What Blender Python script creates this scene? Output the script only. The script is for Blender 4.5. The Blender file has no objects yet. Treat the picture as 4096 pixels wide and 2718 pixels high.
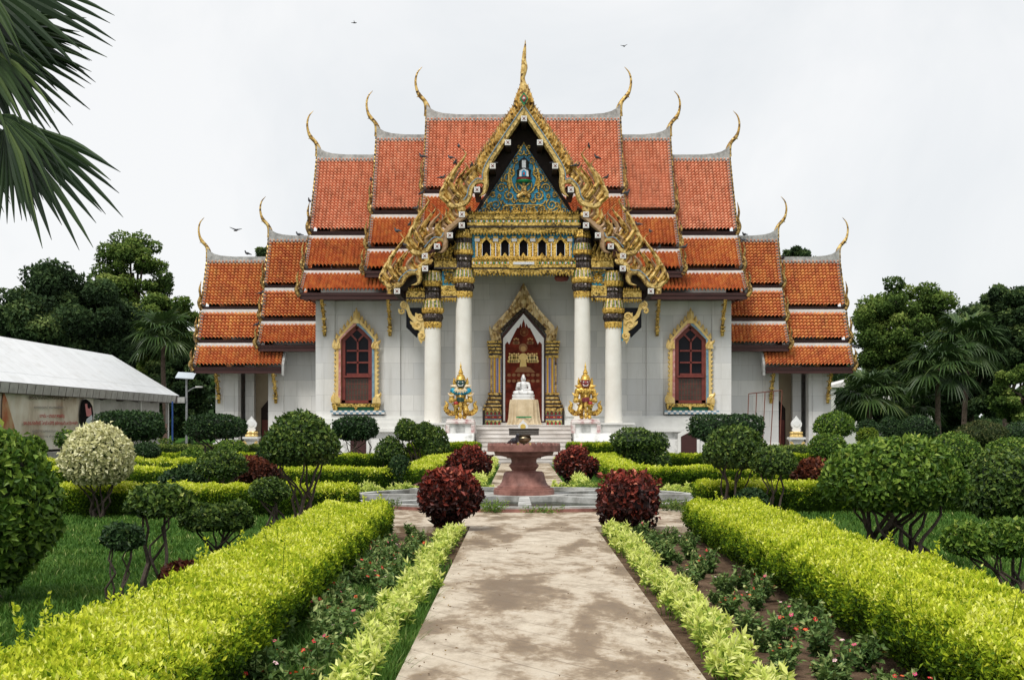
import bpy, math, random
import numpy as np
from mathutils import Vector
R = math.radians
rng = np.random.default_rng(7)
random.seed(7)
SC = bpy.context.scene
COL = SC.collection
F, CXP, HZ, EYE = 3000.0, 1201.0, 977.0, 1.7
def PX(px, Y): return (px - CXP) / F * Y
def PZ(py, Y): return EYE + (HZ - py) / F * Y
ORG = {}

# ------------------------------------------------------------------ mesh builder
class MB:
    def __init__(s):
        s.V = []; s.L = []; s.C = []; s.T = []; s.M = []; s.n = 0
    def add(s, V, Fc, t=0.5, m=0):
        V = np.asarray(V, float).reshape(-1, 3)
        if isinstance(Fc, np.ndarray):
            cnt = np.full(len(Fc), Fc.shape[1]); lp = Fc.ravel()
        else:
            cnt = np.array([len(f) for f in Fc]); lp = np.array([i for f in Fc for i in f])
        s.V.append(V); s.L.append(lp + s.n); s.C.append(cnt)
        s.T.append(np.broadcast_to(np.asarray(t, float), (len(cnt),)).copy())
        s.M.append(np.full(len(cnt), m)); s.n += len(V)
    def build(s, name, mats, parent=None, loc=None, smooth=False, label=None, cat=None, group=None, kind=None):
        V = np.concatenate(s.V); L = np.concatenate(s.L); C = np.concatenate(s.C)
        T = np.concatenate(s.T); Mi = np.concatenate(s.M)
        if parent is not None:
            org = np.array(ORG[parent.name])
        else:
            org = np.array(loc if loc is not None else (0, 0, 0), float)
        me = bpy.data.meshes.new(name)
        me.vertices.add(len(V)); me.vertices.foreach_set('co', (V - org).astype(np.float32).ravel())
        me.loops.add(len(L)); me.loops.foreach_set('vertex_index', L.astype(np.int32))
        me.polygons.add(len(C))
        st = np.concatenate([[0], np.cumsum(C)[:-1]]).astype(np.int32)
        me.polygons.foreach_set('loop_start', st)
        me.polygons.foreach_set('loop_total', C.astype(np.int32))
        if not isinstance(mats, (list, tuple)): mats = [mats]
        for m in mats: me.materials.append(m)
        me.polygons.foreach_set('material_index', Mi.astype(np.int32))
        me.polygons.foreach_set('use_smooth', np.full(len(C), bool(smooth)))
        a = me.attributes.new('tint', 'FLOAT', 'FACE'); a.data.foreach_set('value', T.astype(np.float32))
        me.update(calc_edges=True)
        o = bpy.data.objects.new(name, me); COL.objects.link(o)
        if parent is not None:
            o.parent = parent
        else:
            o.location = org
        ORG[o.name] = tuple(org)
        tag(o, label, cat, group, kind)
        return o

def tag(o, label=None, cat=None, group=None, kind=None):
    if label: o['label'] = label
    if cat: o['category'] = cat
    if group: o['group'] = group
    if kind: o['kind'] = kind
    return o
def thing(name, label, cat, loc, group=None):
    o = bpy.data.objects.new(name, None); COL.objects.link(o)
    o.location = loc; o.empty_display_size = .3
    ORG[o.name] = tuple(loc)
    return tag(o, label, cat, group)
def copy_tree(o, loc, rz=0, sc=1.0, label=None, group=None, parent=None):
    c = o.copy(); COL.objects.link(c)
    if parent is None:
        c.location = loc; c.rotation_euler = (0, 0, rz)
        c.scale = (sc, sc, sc) if not isinstance(sc, tuple) else sc
        if label: c['label'] = label
        if group: c['group'] = group
    else:
        c.parent = parent
    for ch in list(o.children): copy_tree(ch, None, parent=c)
    return c

# ------------------------------------------------------------------ primitives
BOXF = np.array([[0,1,2,3],[7,6,5,4],[0,4,5,1],[1,5,6,2],[2,6,7,3],[3,7,4,0]])
def box(mb, x0, x1, y0, y1, z0, z1, t=.5, m=0):
    mb.add([(x0,y0,z0),(x1,y0,z0),(x1,y1,z0),(x0,y1,z0),(x0,y0,z1),(x1,y0,z1),(x1,y1,z1),(x0,y1,z1)], BOXF, t, m)
def bevbox(mb, x0, x1, y0, y1, z0, z1, b=.02, t=.5, m=0):
    # box whose top and vertical edges are chamfered
    def ring(d, z): return [(x0+d,y0,z),(x1-d,y0,z),(x1,y0+d,z),(x1,y1-d,z),(x1-d,y1,z),(x0+d,y1,z),(x0,y1-d,z),(x0,y0+d,z)]
    V = ring(b, z0) + ring(b, z1-b)
    x0 += b; x1 -= b; y0 += b; y1 -= b
    V += ring(b*.5, z1)
    Fc = [[k*8+i, k*8+(i+1)%8, (k+1)*8+(i+1)%8, (k+1)*8+i] for k in range(2) for i in range(8)]
    Fc += [list(range(7,-1,-1)), list(range(16,24))]
    mb.add(V, Fc, t, m)
def prism(mb, pts, y0, y1, t=.5, m=0):      # polygon in x,z extruded along y
    n = len(pts)
    V = [(x,y0,z) for x,z in pts] + [(x,y1,z) for x,z in pts]
    Fc = [list(range(n)), list(range(2*n-1,n-1,-1))] + [[i,(i+1)%n,n+(i+1)%n,n+i] for i in range(n)]
    mb.add(V, Fc, t, m)
def prismx(mb, pts, x0, x1, t=.5, m=0):     # polygon in y,z extruded along x
    n = len(pts)
    V = [(x0,y,z) for y,z in pts] + [(x1,y,z) for y,z in pts]
    Fc = [list(range(n)), list(range(2*n-1,n-1,-1))] + [[i,(i+1)%n,n+(i+1)%n,n+i] for i in range(n)]
    mb.add(V, Fc, t, m)
def prismz(mb, pts, z0, z1, t=.5, m=0):
    n = len(pts)
    V = [(x,y,z0) for x,y in pts] + [(x,y,z1) for x,y in pts]
    Fc = [list(range(n-1,-1,-1)), list(range(n,2*n))] + [[i,(i+1)%n,n+(i+1)%n,n+i] for i in range(n)]
    mb.add(V, Fc, t, m)
def lathe(mb, prof, cx, cy, n=24, t=.5, m=0, petals=0, amp=0.0, sq=None, mats=None):
    # prof: list of (r,z); optional petal modulation; mats: list of material index per band
    th = np.linspace(0, 2*np.pi, n, endpoint=False)
    mod = 1 + amp*np.cos(petals*th) if petals else np.ones(n)
    V = []
    for r, z in prof:
        V.append(np.stack([cx + r*mod*np.cos(th), cy + r*mod*np.sin(th), np.full(n, z)], 1))
    V = np.concatenate(V)
    k = len(prof)
    i = np.arange(n); j = (i+1) % n
    for b in range(k-1):
        q = np.stack([b*n+i, b*n+j, (b+1)*n+j, (b+1)*n+i], 1)
        mb.add(V[b*n:(b+2)*n], q - b*n, t, mats[b] if mats else m)
    mb.add(V[:n], [list(range(n-1,-1,-1))], t, mats[0] if mats else m)
    mb.add(V[-n:], [list(range(n))], t, mats[-1] if mats else m)
def tube(mb, pts, rad, n=6, t=.5, m=0):
    pts = np.asarray(pts, float); k = len(pts)
    rad = np.broadcast_to(np.asarray(rad, float), (k,))
    tan = np.gradient(pts, axis=0); tan /= np.linalg.norm(tan, axis=1, keepdims=True) + 1e-9
    up = np.array([0.0,0,1.0]) if abs(tan[0][2]) < .9 else np.array([1.0,0,0])
    th = np.linspace(0, 2*np.pi, n, endpoint=False); V = []
    a = np.cross(tan[0], up); a /= np.linalg.norm(a)
    for i in range(k):
        a = a - tan[i]*np.dot(a, tan[i]); a /= np.linalg.norm(a) + 1e-9
        b = np.cross(tan[i], a)
        V.append(pts[i] + rad[i]*(np.cos(th)[:,None]*a + np.sin(th)[:,None]*b))
    V = np.concatenate(V); i = np.arange(n); j = (i+1) % n
    Fq = np.concatenate([np.stack([s*n+i, s*n+j, (s+1)*n+j, (s+1)*n+i], 1) for s in range(k-1)])
    mb.add(V, Fq, t, m)
    mb.add(V[:n], [list(range(n-1,-1,-1))], t, m); mb.add(V[-n:], [list(range(n))], t, m)
def catmull(pts, sub=4):
    p = np.asarray(pts, float)
    q = np.concatenate([[2*p[0]-p[1]], p, [2*p[-1]-p[-2]]]); out = []
    for i in range(1, len(q)-2):
        for k in range(sub):
            u = k/sub; a,b,c,d = q[i-1],q[i],q[i+1],q[i+2]
            out.append(.5*((2*b)+(c-a)*u+(2*a-5*b+4*c-d)*u*u+(3*b-a-3*c+d)*u**3))
    out.append(p[-1]); return np.array(out)
def planar(mb, pts, wid, yc, th, n=6, t=.5, m=0, sub=4, axis='y', thick_follow=True):
    # tapered flat tube following a curve in the x,z plane (or y,z plane with axis='x')
    P = catmull(np.column_stack([np.asarray(pts,float), np.broadcast_to(np.asarray(wid,float),(len(pts),))]), sub) if sub > 1 else np.column_stack([np.asarray(pts,float), np.broadcast_to(np.asarray(wid,float),(len(pts),))])
    c = P[:,:2]; w = np.maximum(P[:,2], .004)/2
    tan = np.gradient(c, axis=0); tan /= np.linalg.norm(tan, axis=1, keepdims=True) + 1e-9
    nor = np.stack([-tan[:,1], tan[:,0]], 1)
    ang = np.linspace(0, 2*np.pi, n, endpoint=False)
    V = []
    for i in range(len(c)):
        tt = th/2*(min(1, (w[i]/w.max())**.6) if thick_follow else 1)
        for a in ang:
            q = c[i] + nor[i]*w[i]*math.cos(a)
            d = tt*math.sin(a)
            V.append((q[0], yc+d, q[1]) if axis == 'y' else (yc+d, q[0], q[1]))
    k = len(c); i = np.arange(n); j = (i+1) % n
    Fq = np.concatenate([np.stack([s*n+i, s*n+j, (s+1)*n+j, (s+1)*n+i], 1) for s in range(k-1)])
    mb.add(V, Fq, t, m)
    mb.add(V[:n], [list(range(n))], t, m); mb.add(V[-n:], [list(range(n))], t, m)
def flame(mb, base, tip, w, yc, th, bend=.25, t=.5, m=0, n=4, axis='y'):
    b = np.array(base, float); e = np.array(tip, float); d = e-b; nn = np.array([-d[1], d[0]])
    pts = [b, b+d*.3+nn*bend*.5, b+d*.6+nn*bend*.12, b+d*.85-nn*bend*.35, e]
    planar(mb, pts, [w*.8, w, w*.72, w*.32, .01], yc, th, n=n, t=t, m=m, sub=2, axis=axis)
def spiral(mb, cx, cz, r, turns, a0, sgn, w, yc, th, t=.5, m=0):
    k = int(10*turns)+2; pts = []; wd = []
    for i in range(k):
        u = i/(k-1); a = a0 + sgn*u*turns*2*math.pi; rr = r*(1-.85*u)
        pts.append((cx+rr*math.cos(a), cz+rr*math.sin(a))); wd.append(w*(1-.55*u))
    planar(mb, pts, wd, yc, th, n=6, t=t, m=m, sub=1)

# ------------------------------------------------------------------ smooth bodies: distance fields meshed with surface nets
def sdf_mesh(mb, prims, res, k=.05, t=.5, m=0):
    # prims: ('c', p0, p1, r0, r1) tapered limb, ('e', centre, radii) ellipsoid ; fourth field of e = blend
    lo = np.full(3, 1e9); hi = -lo
    for p in prims:
        if p[0] == 'c':
            for q, r in ((p[1],p[3]),(p[2],p[4])):
                lo = np.minimum(lo, np.array(q)-r); hi = np.maximum(hi, np.array(q)+r)
        else:
            lo = np.minimum(lo, np.array(p[1])-np.array(p[2])); hi = np.maximum(hi, np.array(p[1])+np.array(p[2]))
    lo -= 3*res; hi += 3*res
    n = np.ceil((hi-lo)/res).astype(int)+1
    ax = [lo[i]+res*np.arange(n[i]) for i in range(3)]
    G = np.stack(np.meshgrid(*ax, indexing='ij'), -1); D = np.full(G.shape[:3], 1e3)
    for p in prims:
        if p[0] == 'c':
            a = np.array(p[1],float); b = np.array(p[2],float); ab = b-a
            h = np.clip(((G-a)@ab)/max(ab@ab,1e-9), 0, 1)
            d = np.linalg.norm(G-a-h[...,None]*ab, axis=-1)-(p[3]+(p[4]-p[3])*h)
        else:
            r = np.array(p[2],float); q = (G-np.array(p[1]))/r; l = np.linalg.norm(q, axis=-1)
            l2 = np.linalg.norm(q/r, axis=-1)+1e-9
            d = l*(l-1)/l2
        h = np.clip(.5+.5*(D-d)/k, 0, 1)
        D = D*(1-h)+d*h-k*h*(1-h)
    ins = D < 0
    cs = np.zeros(np.array(D.shape)-1, int)
    corners = [(i,j,l) for i in (0,1) for j in (0,1) for l in (0,1)]
    sl = lambda o: tuple(slice(o[i], D.shape[i]-1+o[i]) for i in range(3))
    for o in corners: cs += ins[sl(o)]
    act = (cs > 0) & (cs < 8)
    idx = np.full(act.shape, -1); idx[act] = np.arange(act.sum())
    acc = np.zeros(act.shape+(3,)); cnt = np.zeros(act.shape)
    for a in corners:
        for d in range(3):
            if a[d]: continue
            b = tuple(a[i]+(i == d) for i in range(3))
            da = D[sl(a)]; db = D[sl(b)]; cr = (da < 0) != (db < 0)
            u = np.where(cr, da/(da-db+1e-12), 0)
            for i in range(3):
                acc[...,i] += np.where(cr, a[i]+(u if i == d else 0), 0)
            cnt += cr
    ii = np.argwhere(act)
    V = lo + res*(ii + acc[act]/cnt[act][:,None])
    Q = []
    for d in range(3):
        e = [i for i in range(3) if i != d]
        s0 = [slice(1,-1)]*3; s0[d] = slice(0,-1)
        s1 = [slice(1,-1)]*3; s1[d] = slice(1,None)
        A = ins[tuple(s0)]; B = ins[tuple(s1)]
        c = np.argwhere(A != B)
        if not len(c): continue
        off = np.ones(3, int); off[d] = 0; c = c+off
        def cell(da, db):
            w = c.copy(); w[:,e[0]] -= da; w[:,e[1]] -= db
            return idx[w[:,0],w[:,1],w[:,2]]
        Q.append(np.stack([cell(0,0),cell(1,0),cell(1,1),cell(0,1)],1))
    Q = np.concatenate(Q); Q = Q[(Q >= 0).all(1)]
    mb.add(V, Q, t, m)

# ------------------------------------------------------------------ leaves
def unit(a): return a/(np.linalg.norm(a, axis=-1, keepdims=True)+1e-9)
def add_leaves(mb, P, N, L, W, tint, spread=.75, fold=.25, up=0.0, m=0):
    n = len(P)
    d = unit(rng.normal(size=(n,3)))
    N = unit(N + rng.normal(size=(n,3))*.6)
    d = d - N*np.sum(d*N,1,keepdims=True)
    d = unit(d)*spread + N*(1-spread); d[:,2] += up; d = unit(d)
    s = unit(np.cross(d, N)); nn = np.cross(s, d)
    L = np.broadcast_to(np.asarray(L,float),(n,))[:,None]*rng.uniform(.7,1.25,(n,1)); W = np.broadcast_to(np.asarray(W,float),(n,))[:,None]*rng.uniform(.8,1.2,(n,1))
    V = np.empty((n,4,3))
    V[:,0] = P; V[:,1] = P+d*L*.45+s*W*.5+nn*fold*W; V[:,2] = P+d*L-nn*fold*L*.25; V[:,3] = P+d*L*.45-s*W*.5+nn*fold*W
    b = np.arange(n)*4
    Fc = np.empty((2*n,3), int); Fc[0::2] = np.stack([b,b+1,b+2],1); Fc[1::2] = np.stack([b,b+2,b+3],1)
    mb.add(V.reshape(-1,3), Fc, np.repeat(np.clip(tint,0,1),2), m)
def lump_noise(U, k=6, seed=0):
    r = np.random.default_rng(seed); s = np.zeros(len(U))
    for i in range(k):
        w = r.normal(size=3)*(2.2+i*.9); s += np.sin(U@w+r.uniform(0,6.3))/(1+i*.35)
    return s/2.2
def ball_points(n, rad, seed, lump=.08, flat_bottom=None, inner=.25, sq=1):
    U = unit(rng.normal(size=(n,3)))
    if sq != 1: U = U/np.sum(np.abs(U)**4.5,1,keepdims=True)**(1/4.5)*.93
    if flat_bottom is not None:
        bad = U[:,2] < flat_bottom
        U[bad,2] = flat_bottom*rng.uniform(.75,1,bad.sum())
        xy = unit(U[bad,:2])*(rng.uniform(0,1,bad.sum())**.5)[:,None]; U[bad,0] = xy[:,0]*.8; U[bad,1] = xy[:,1]*.8
        k = np.where(U[:,2] < 0, 1-.38*(U[:,2]/flat_bottom)**2, 1); U[:,:2] *= k[:,None]
    r = 1+lump*lump_noise(U, 7, seed)+.35*lump*lump_noise(U*3.3, 7, seed+1)+(rng.uniform(size=n) < .03)*rng.uniform(0,.1,n)
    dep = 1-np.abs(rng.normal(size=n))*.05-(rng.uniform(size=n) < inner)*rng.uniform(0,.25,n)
    P = U*(r*dep)[:,None]*np.array(rad)
    return P, unit(U/np.array(rad)), dep
def ico(mb, c, rad, seed=0, lump=.08, t=.2, n=14, flat_bottom=None, m=0, sq=1):
    th = np.linspace(0,np.pi,n); ph = np.linspace(0,2*np.pi,2*n,endpoint=False)
    A,B = np.meshgrid(th,ph,indexing='ij')
    U = np.stack([np.sin(A)*np.cos(B),np.sin(A)*np.sin(B),np.cos(A)],-1).reshape(-1,3)
    if sq != 1: U = U/np.sum(np.abs(U)**4.5,1,keepdims=True)**(1/4.5)*.93
    if flat_bottom is not None:
        U[:,2] = np.maximum(U[:,2], flat_bottom); k = np.where(U[:,2] < 0, 1-.38*(U[:,2]/flat_bottom)**2, 1); U[:,:2] *= k[:,None]
    V = np.array(c)+U*(1+lump*lump_noise(unit(U),7,seed))[:,None]*np.array(rad)
    q = []; k = 2*n
    for i in range(n-1):
        j = np.arange(k); q.append(np.stack([i*k+j,(i+1)*k+j,(i+1)*k+(j+1)%k,i*k+(j+1)%k],1))
    mb.add(V, np.concatenate(q), t, m)

# ------------------------------------------------------------------ materials
def nodes(name):
    m = bpy.data.materials.new(name); m.use_nodes = True
    nt = m.node_tree; nt.nodes.clear()
    o = nt.nodes.new('ShaderNodeOutputMaterial'); b = nt.nodes.new('ShaderNodeBsdfPrincipled')
    nt.links.new(b.outputs[0], o.inputs[0])
    return m, nt, b, o
def ramp(nt, stops, fac, interp='LINEAR'):
    r = nt.nodes.new('ShaderNodeValToRGB'); r.color_ramp.interpolation = interp
    e = r.color_ramp.elements
    while len(e) < len(stops): e.new(.5)
    for x,(p,c) in zip(e, stops):
        x.position = p; x.color = (*c, 1)
    nt.links.new(fac, r.inputs[0]); return r.outputs[0]
def coords(nt, scale=(1,1,1), rot=(0,0,0), world=True):
    tc = nt.nodes.new('ShaderNodeTexCoord')
    mp = nt.nodes.new('ShaderNodeMapping'); mp.inputs['Scale'].default_value = scale; mp.inputs['Rotation'].default_value = rot
    nt.links.new(tc.outputs['Object'], mp.inputs[0]); return mp.outputs[0]
def noise(nt, vec, scale, detail=4, rough=.6, dist=0):
    n = nt.nodes.new('ShaderNodeTexNoise'); n.inputs['Scale'].default_value = scale
    n.inputs['Detail'].default_value = detail; n.inputs['Roughness'].default_value = rough; n.inputs['Distortion'].default_value = dist
    nt.links.new(vec, n.inputs['Vector']); return n.outputs['Fac']
def bump(nt, b, h, s, d=.02):
    u = nt.nodes.new('ShaderNodeBump'); u.inputs['Strength'].default_value = s; u.inputs['Distance'].default_value = d
    nt.links.new(h, u.inputs['Height']); nt.links.new(u.outputs[0], b.inputs['Normal'])
def mix(nt, f, a, c, mode='MIX'):
    x = nt.nodes.new('ShaderNodeMix'); x.data_type = 'RGBA'; x.blend_type = mode
    for i, v in ((0, f), (6, a), (7, c)):
        if hasattr(v, 'links') or hasattr(v, 'is_linked'): nt.links.new(v, x.inputs[i])
        elif i == 0: x.inputs[0].default_value = v
        else: x.inputs[i].default_value = (*v, 1)
    return x.outputs[2]
def M(name, c1, c2=None, scale=4, rough=.7, metal=0, bmp=.15, lo=.35, hi=.7, stretch=(1,1,1), spec=.4, bd=.02):
    m, nt, b, o = nodes(name)
    v = coords(nt, stretch); f = noise(nt, v, scale, 6, .65)
    nt.links.new(ramp(nt, [(lo, c1), (hi, c2 or c1)], f), b.inputs['Base Color'])
    b.inputs['Roughness'].default_value = rough; b.inputs['Metallic'].default_value = metal
    b.inputs['Specular IOR Level'].default_value = spec
    if bmp: bump(nt, b, noise(nt, v, scale*6, 5), bmp, bd)
    return m
def leaf_mat(name, stops, rough=.45, trans=.25, spec=.35):
    rough = min(.75, rough+.14); spec *= .55
    m, nt, b, o = nodes(name)
    a = nt.nodes.new('ShaderNodeAttribute'); a.attribute_name = 'tint'
    c = ramp(nt, stops, a.outputs['Fac'])
    nt.links.new(c, b.inputs['Base Color']); b.inputs['Roughness'].default_value = rough
    b.inputs['Specular IOR Level'].default_value = spec
    if trans:
        tr = nt.nodes.new('ShaderNodeBsdfTranslucent'); nt.links.new(c, tr.inputs[0])
        mx = nt.nodes.new('ShaderNodeMixShader'); mx.inputs[0].default_value = trans
        nt.links.new(b.outputs[0], mx.inputs[1]); nt.links.new(tr.outputs[0], mx.inputs[2])
        nt.links.new(mx.outputs[0], o.inputs[0])
    return m
def gold_mat(name, dark, mid, light, scale=9, rough=.38, metal=.45):
    m, nt, b, o = nodes(name)
    v = coords(nt)
    vo = nt.nodes.new('ShaderNodeTexVoronoi'); vo.inputs['Scale'].default_value = scale; nt.links.new(v, vo.inputs['Vector'])
    sp = nt.nodes.new('ShaderNodeSeparateColor'); nt.links.new(vo.outputs['Color'], sp.inputs[0])
    n1 = noise(nt, v, 1.6, 5, .7)
    ad = nt.nodes.new('ShaderNodeMath'); ad.operation = 'MULTIPLY_ADD'; nt.links.new(sp.outputs[0], ad.inputs[0]); ad.inputs[1].default_value = .45
    sb = nt.nodes.new('ShaderNodeMath'); sb.operation = 'MULTIPLY'; nt.links.new(n1, sb.inputs[0]); sb.inputs[1].default_value = .75
    nt.links.new(sb.outputs[0], ad.inputs[2])
    nt.links.new(ramp(nt, [(.36, dark), (.54, mid), (.86, light)], ad.outputs[0]), b.inputs['Base Color'])
    b.inputs['Roughness'].default_value = rough; b.inputs['Metallic'].default_value = metal
    bump(nt, b, vo.outputs['Distance'], .35, .02)
    return m
def tile_mat(name, stops, rough=.35, dirt=.0, spec=.5):
    m, nt, b, o = nodes(name)
    a = nt.nodes.new('ShaderNodeAttribute'); a.attribute_name = 'tint'
    v = coords(nt); n1 = noise(nt, v, .7, 5, .6)
    ad = nt.nodes.new('ShaderNodeMath'); ad.operation = 'MULTIPLY_ADD'
    nt.links.new(n1, ad.inputs[0]); ad.inputs[1].default_value = .5
    s = nt.nodes.new('ShaderNodeMath'); s.operation = 'MULTIPLY_ADD'; nt.links.new(a.outputs['Fac'], s.inputs[0]); s.inputs[1].default_value = .5; s.inputs[2].default_value = .02
    nt.links.new(s.outputs[0], ad.inputs[2])
    c = ramp(nt, stops, ad.outputs[0])
    n2 = noise(nt, coords(nt,(3.2,1,.55)), 1.5, 7, .72)
    c = mix(nt, ramp(nt, [(.5,(0,0,0)),(.72,(.55,.55,.55))], n2), c, (.16,.075,.05))
    nt.links.new(c, b.inputs['Base Color']); b.inputs['Roughness'].default_value = rough; b.inputs['Specular IOR Level'].default_value = spec
    return m
MAT = {}
MAT['gold'] = gold_mat('weathered gilding', (.06,.028,.01), (.46,.27,.06), (.85,.62,.24), metal=.5)
MAT['goldfine'] = gold_mat('gold mosaic', (.14,.065,.015), (.62,.37,.06), (.95,.66,.18), scale=22, metal=.5)
MAT['hood'] = gold_mat('pale gilded hood', (.2,.11,.04), (.58,.4,.16), (.88,.72,.42), scale=7, metal=.25)
MAT['goldpaint'] = M('ochre gold paint', (.62,.42,.12), (.82,.63,.28), 3, .42, .25, .1)
MAT['goldbeam'] = gold_mat('carved gold', (.035,.025,.008), (.42,.26,.04), (.85,.6,.18), scale=16, metal=.5)
MAT['pinkgilt'] = M('worn pinkish plaster gilding', (.26,.15,.06), (.5,.34,.22), 7, .55, .2, .3)
MAT['verge'] = M('dirty cement verge',(.16,.155,.15),(.36,.35,.34),5,.9,0,.3)
MAT['oldgold'] = gold_mat('dark old gilding',(.02,.012,.006),(.16,.09,.02),(.6,.4,.12),scale=14,metal=.4)
MAT['blueline'] = M('blue grey glass line', (.1,.2,.28), (.25,.38,.45), 6, .3)
MAT['blue'] = gold_mat('turquoise mosaic', (.0,.06,.12), (.0,.26,.48), (.03,.42,.66), scale=26, rough=.3, metal=0)
MAT['darkmos'] = gold_mat('dark mirror mosaic', (.014,.008,.007), (.03,.017,.013), (.12,.1,.09), scale=18, rough=.25, metal=.3)
MAT['black'] = M('black niche shade and print', (.006,.005,.006), (.012,.01,.01), 6, .95, 0, 0, spec=.05)
MAT['soffit'] = M('dark stained timber', (.022,.012,.01), (.04,.024,.018), 5, .7)
MAT['maroon'] = M('maroon timber', (.035,.011,.01), (.065,.02,.017), 3, .55, 0, .2, stretch=(.4,4,4))
MAT['redframe'] = M('red brown window frame', (.14,.025,.02), (.21,.045,.032), 3, .5)
MAT['glass'] = M('dark window glass', (.005,.005,.008), (.009,.009,.013), 2, .12, 0, 0, spec=.12)
MAT['white'] = M('white plaster', (.66,.66,.63), (.8,.8,.77), 1.2, .75, 0, .1)
MAT['pier'] = M('cream white column', (.74,.71,.64), (.82,.8,.74), 1.5, .6, 0, .06)
MAT['cream'] = M('cream wall', (.55,.46,.33), (.62,.54,.4), 2, .8)
MAT['ridge'] = M('weathered cement', (.25,.25,.24), (.52,.52,.5), 5, .85, 0, .4)
MAT['band'] = M('chalky white band', (.62,.6,.57), (.78,.76,.74), 4, .8)
MAT['tile'] = tile_mat('salmon glazed tile', [(.05,(.58,.22,.12)),(.4,(.74,.335,.205)),(.7,(.81,.41,.265)),(1,(.87,.53,.36))], .42)
MAT['tile2'] = tile_mat('orange glazed tile', [(.05,(.4,.11,.055)),(.4,(.6,.21,.088)),(.7,(.7,.31,.11)),(1,(.82,.48,.17))], .38)
MAT['silver'] = M('silver leaf', (.45,.46,.48), (.85,.85,.86), 20, .3, .3)
MAT['darkgrey'] = M('dark grey lacquer', (.03,.03,.032), (.07,.07,.07), 8, .4)
MAT['red'] = M('red lacquer', (.3,.02,.02), (.42,.04,.03), 8, .4)
MAT['green'] = M('green glass mosaic', (.01,.12,.05), (.02,.3,.1), 20, .3)
MAT['marble'] = M('white marble', (.74,.74,.73), (.86,.86,.85), 3, .35, 0, .04)
MAT['step'] = M('veined step marble', (.5,.46,.42), (.74,.71,.68), 1.1, .5, 0, .05, stretch=(1,1,3))
MAT['oldwhite'] = M('peeling whitewash', (.38,.38,.36), (.74,.74,.72), 1.6, .85, 0, .25, lo=.34, hi=.5)
# ================================================================== TEMPLE
CX = PX(1208, 63.9)
def wall_mat():
    m, nt, b, o = nodes('pale stone cladding')
    v = coords(nt)
    sx = nt.nodes.new('ShaderNodeSeparateXYZ'); nt.links.new(v, sx.inputs[0])
    ad = nt.nodes.new('ShaderNodeMath'); nt.links.new(sx.outputs[0], ad.inputs[0]); nt.links.new(sx.outputs[1], ad.inputs[1])
    cb = nt.nodes.new('ShaderNodeCombineXYZ'); nt.links.new(ad.outputs[0], cb.inputs[0]); nt.links.new(sx.outputs[2], cb.inputs[1])
    br = nt.nodes.new('ShaderNodeTexBrick'); nt.links.new(cb.outputs[0], br.inputs['Vector'])
    br.inputs['Scale'].default_value = 1; br.inputs['Brick Width'].default_value = 1.5; br.inputs['Row Height'].default_value = .78
    br.inputs['Mortar Size'].default_value = .008; br.inputs['Mortar Smooth'].default_value = .3
    br.inputs['Color1'].default_value = (.72,.715,.69,1); br.inputs['Color2'].default_value = (.58,.585,.58,1); br.inputs['Mortar'].default_value = (.4,.4,.385,1)
    st = noise(nt, coords(nt, (1.2,1.2,.35)), 1.1, 6, .65)
    c = mix(nt, ramp(nt, [(.42,(0,0,0)),(.75,(.6,.6,.6))], st), br.outputs['Color'], (.5,.49,.45))
    st2 = noise(nt, coords(nt,(3.5,3.5,.22)), 1.4, 5, .6)
    c = mix(nt, ramp(nt, [(.58,(0,0,0)),(.72,(.4,.4,.4))], st2), c, (.36,.35,.32))
    nt.links.new(c, b.inputs['Base Color']); b.inputs['Roughness'].default_value = .7
    return m
MAT['wall'] = wall_mat()
T = thing('temple', 'white Thai temple with stepped orange tile roofs and a gilded central porch gable', 'temple', (CX, 60, 0))

# ---- tiled roofs -------------------------------------------------------------
def tiles(mb, x0, x1, A, B, sag=.06, pitch=.185, course=.19, m=0):
    (ya,za),(yb,zb) = A, B
    L = math.hypot(yb-ya, zb-za); nc = max(2, round(L/course)); nx = max(1, round((x1-x0)/pitch))
    d = np.array([(yb-ya)/L, (zb-za)/L]); nor = np.array([d[1], -d[0]])
    if nor[1] < 0: nor = -nor
    px = np.linspace(x0, x1, nx*4+1)
    wave = np.tile([0,.1,.13,.1], nx); wave = np.append(wave, 0)
    s = np.empty(2*nc); off = np.empty(2*nc)
    s[0::2] = np.arange(nc)/nc; s[1::2] = np.arange(1,nc+1)/nc; off[0::2] = 0; off[1::2] = .1
    o = off[:,None]+wave[None,:]*(1+.25*(off[:,None] > 0))
    sg = -sag*4*s*(1-s)
    Y = ya+(yb-ya)*s[:,None]+nor[0]*(o+sg[:,None]); Z = za+(zb-za)*s[:,None]+nor[1]*(o+sg[:,None])
    V = np.stack([np.broadcast_to(px, Y.shape), Y, Z], -1).reshape(-1,3)
    w = len(px); i,j = np.meshgrid(np.arange(2*nc-1), np.arange(w-1), indexing='ij')
    i = i.ravel(); j = j.ravel()
    Fq = np.stack([i*w+j, i*w+j+1, (i+1)*w+j+1, (i+1)*w+j], 1)
    rnd = rng.uniform(0,1,(nc+1, nx+1))
    mb.add(V, Fq, rnd[(i+1)//2*0+i//2, j//4], m)
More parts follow.
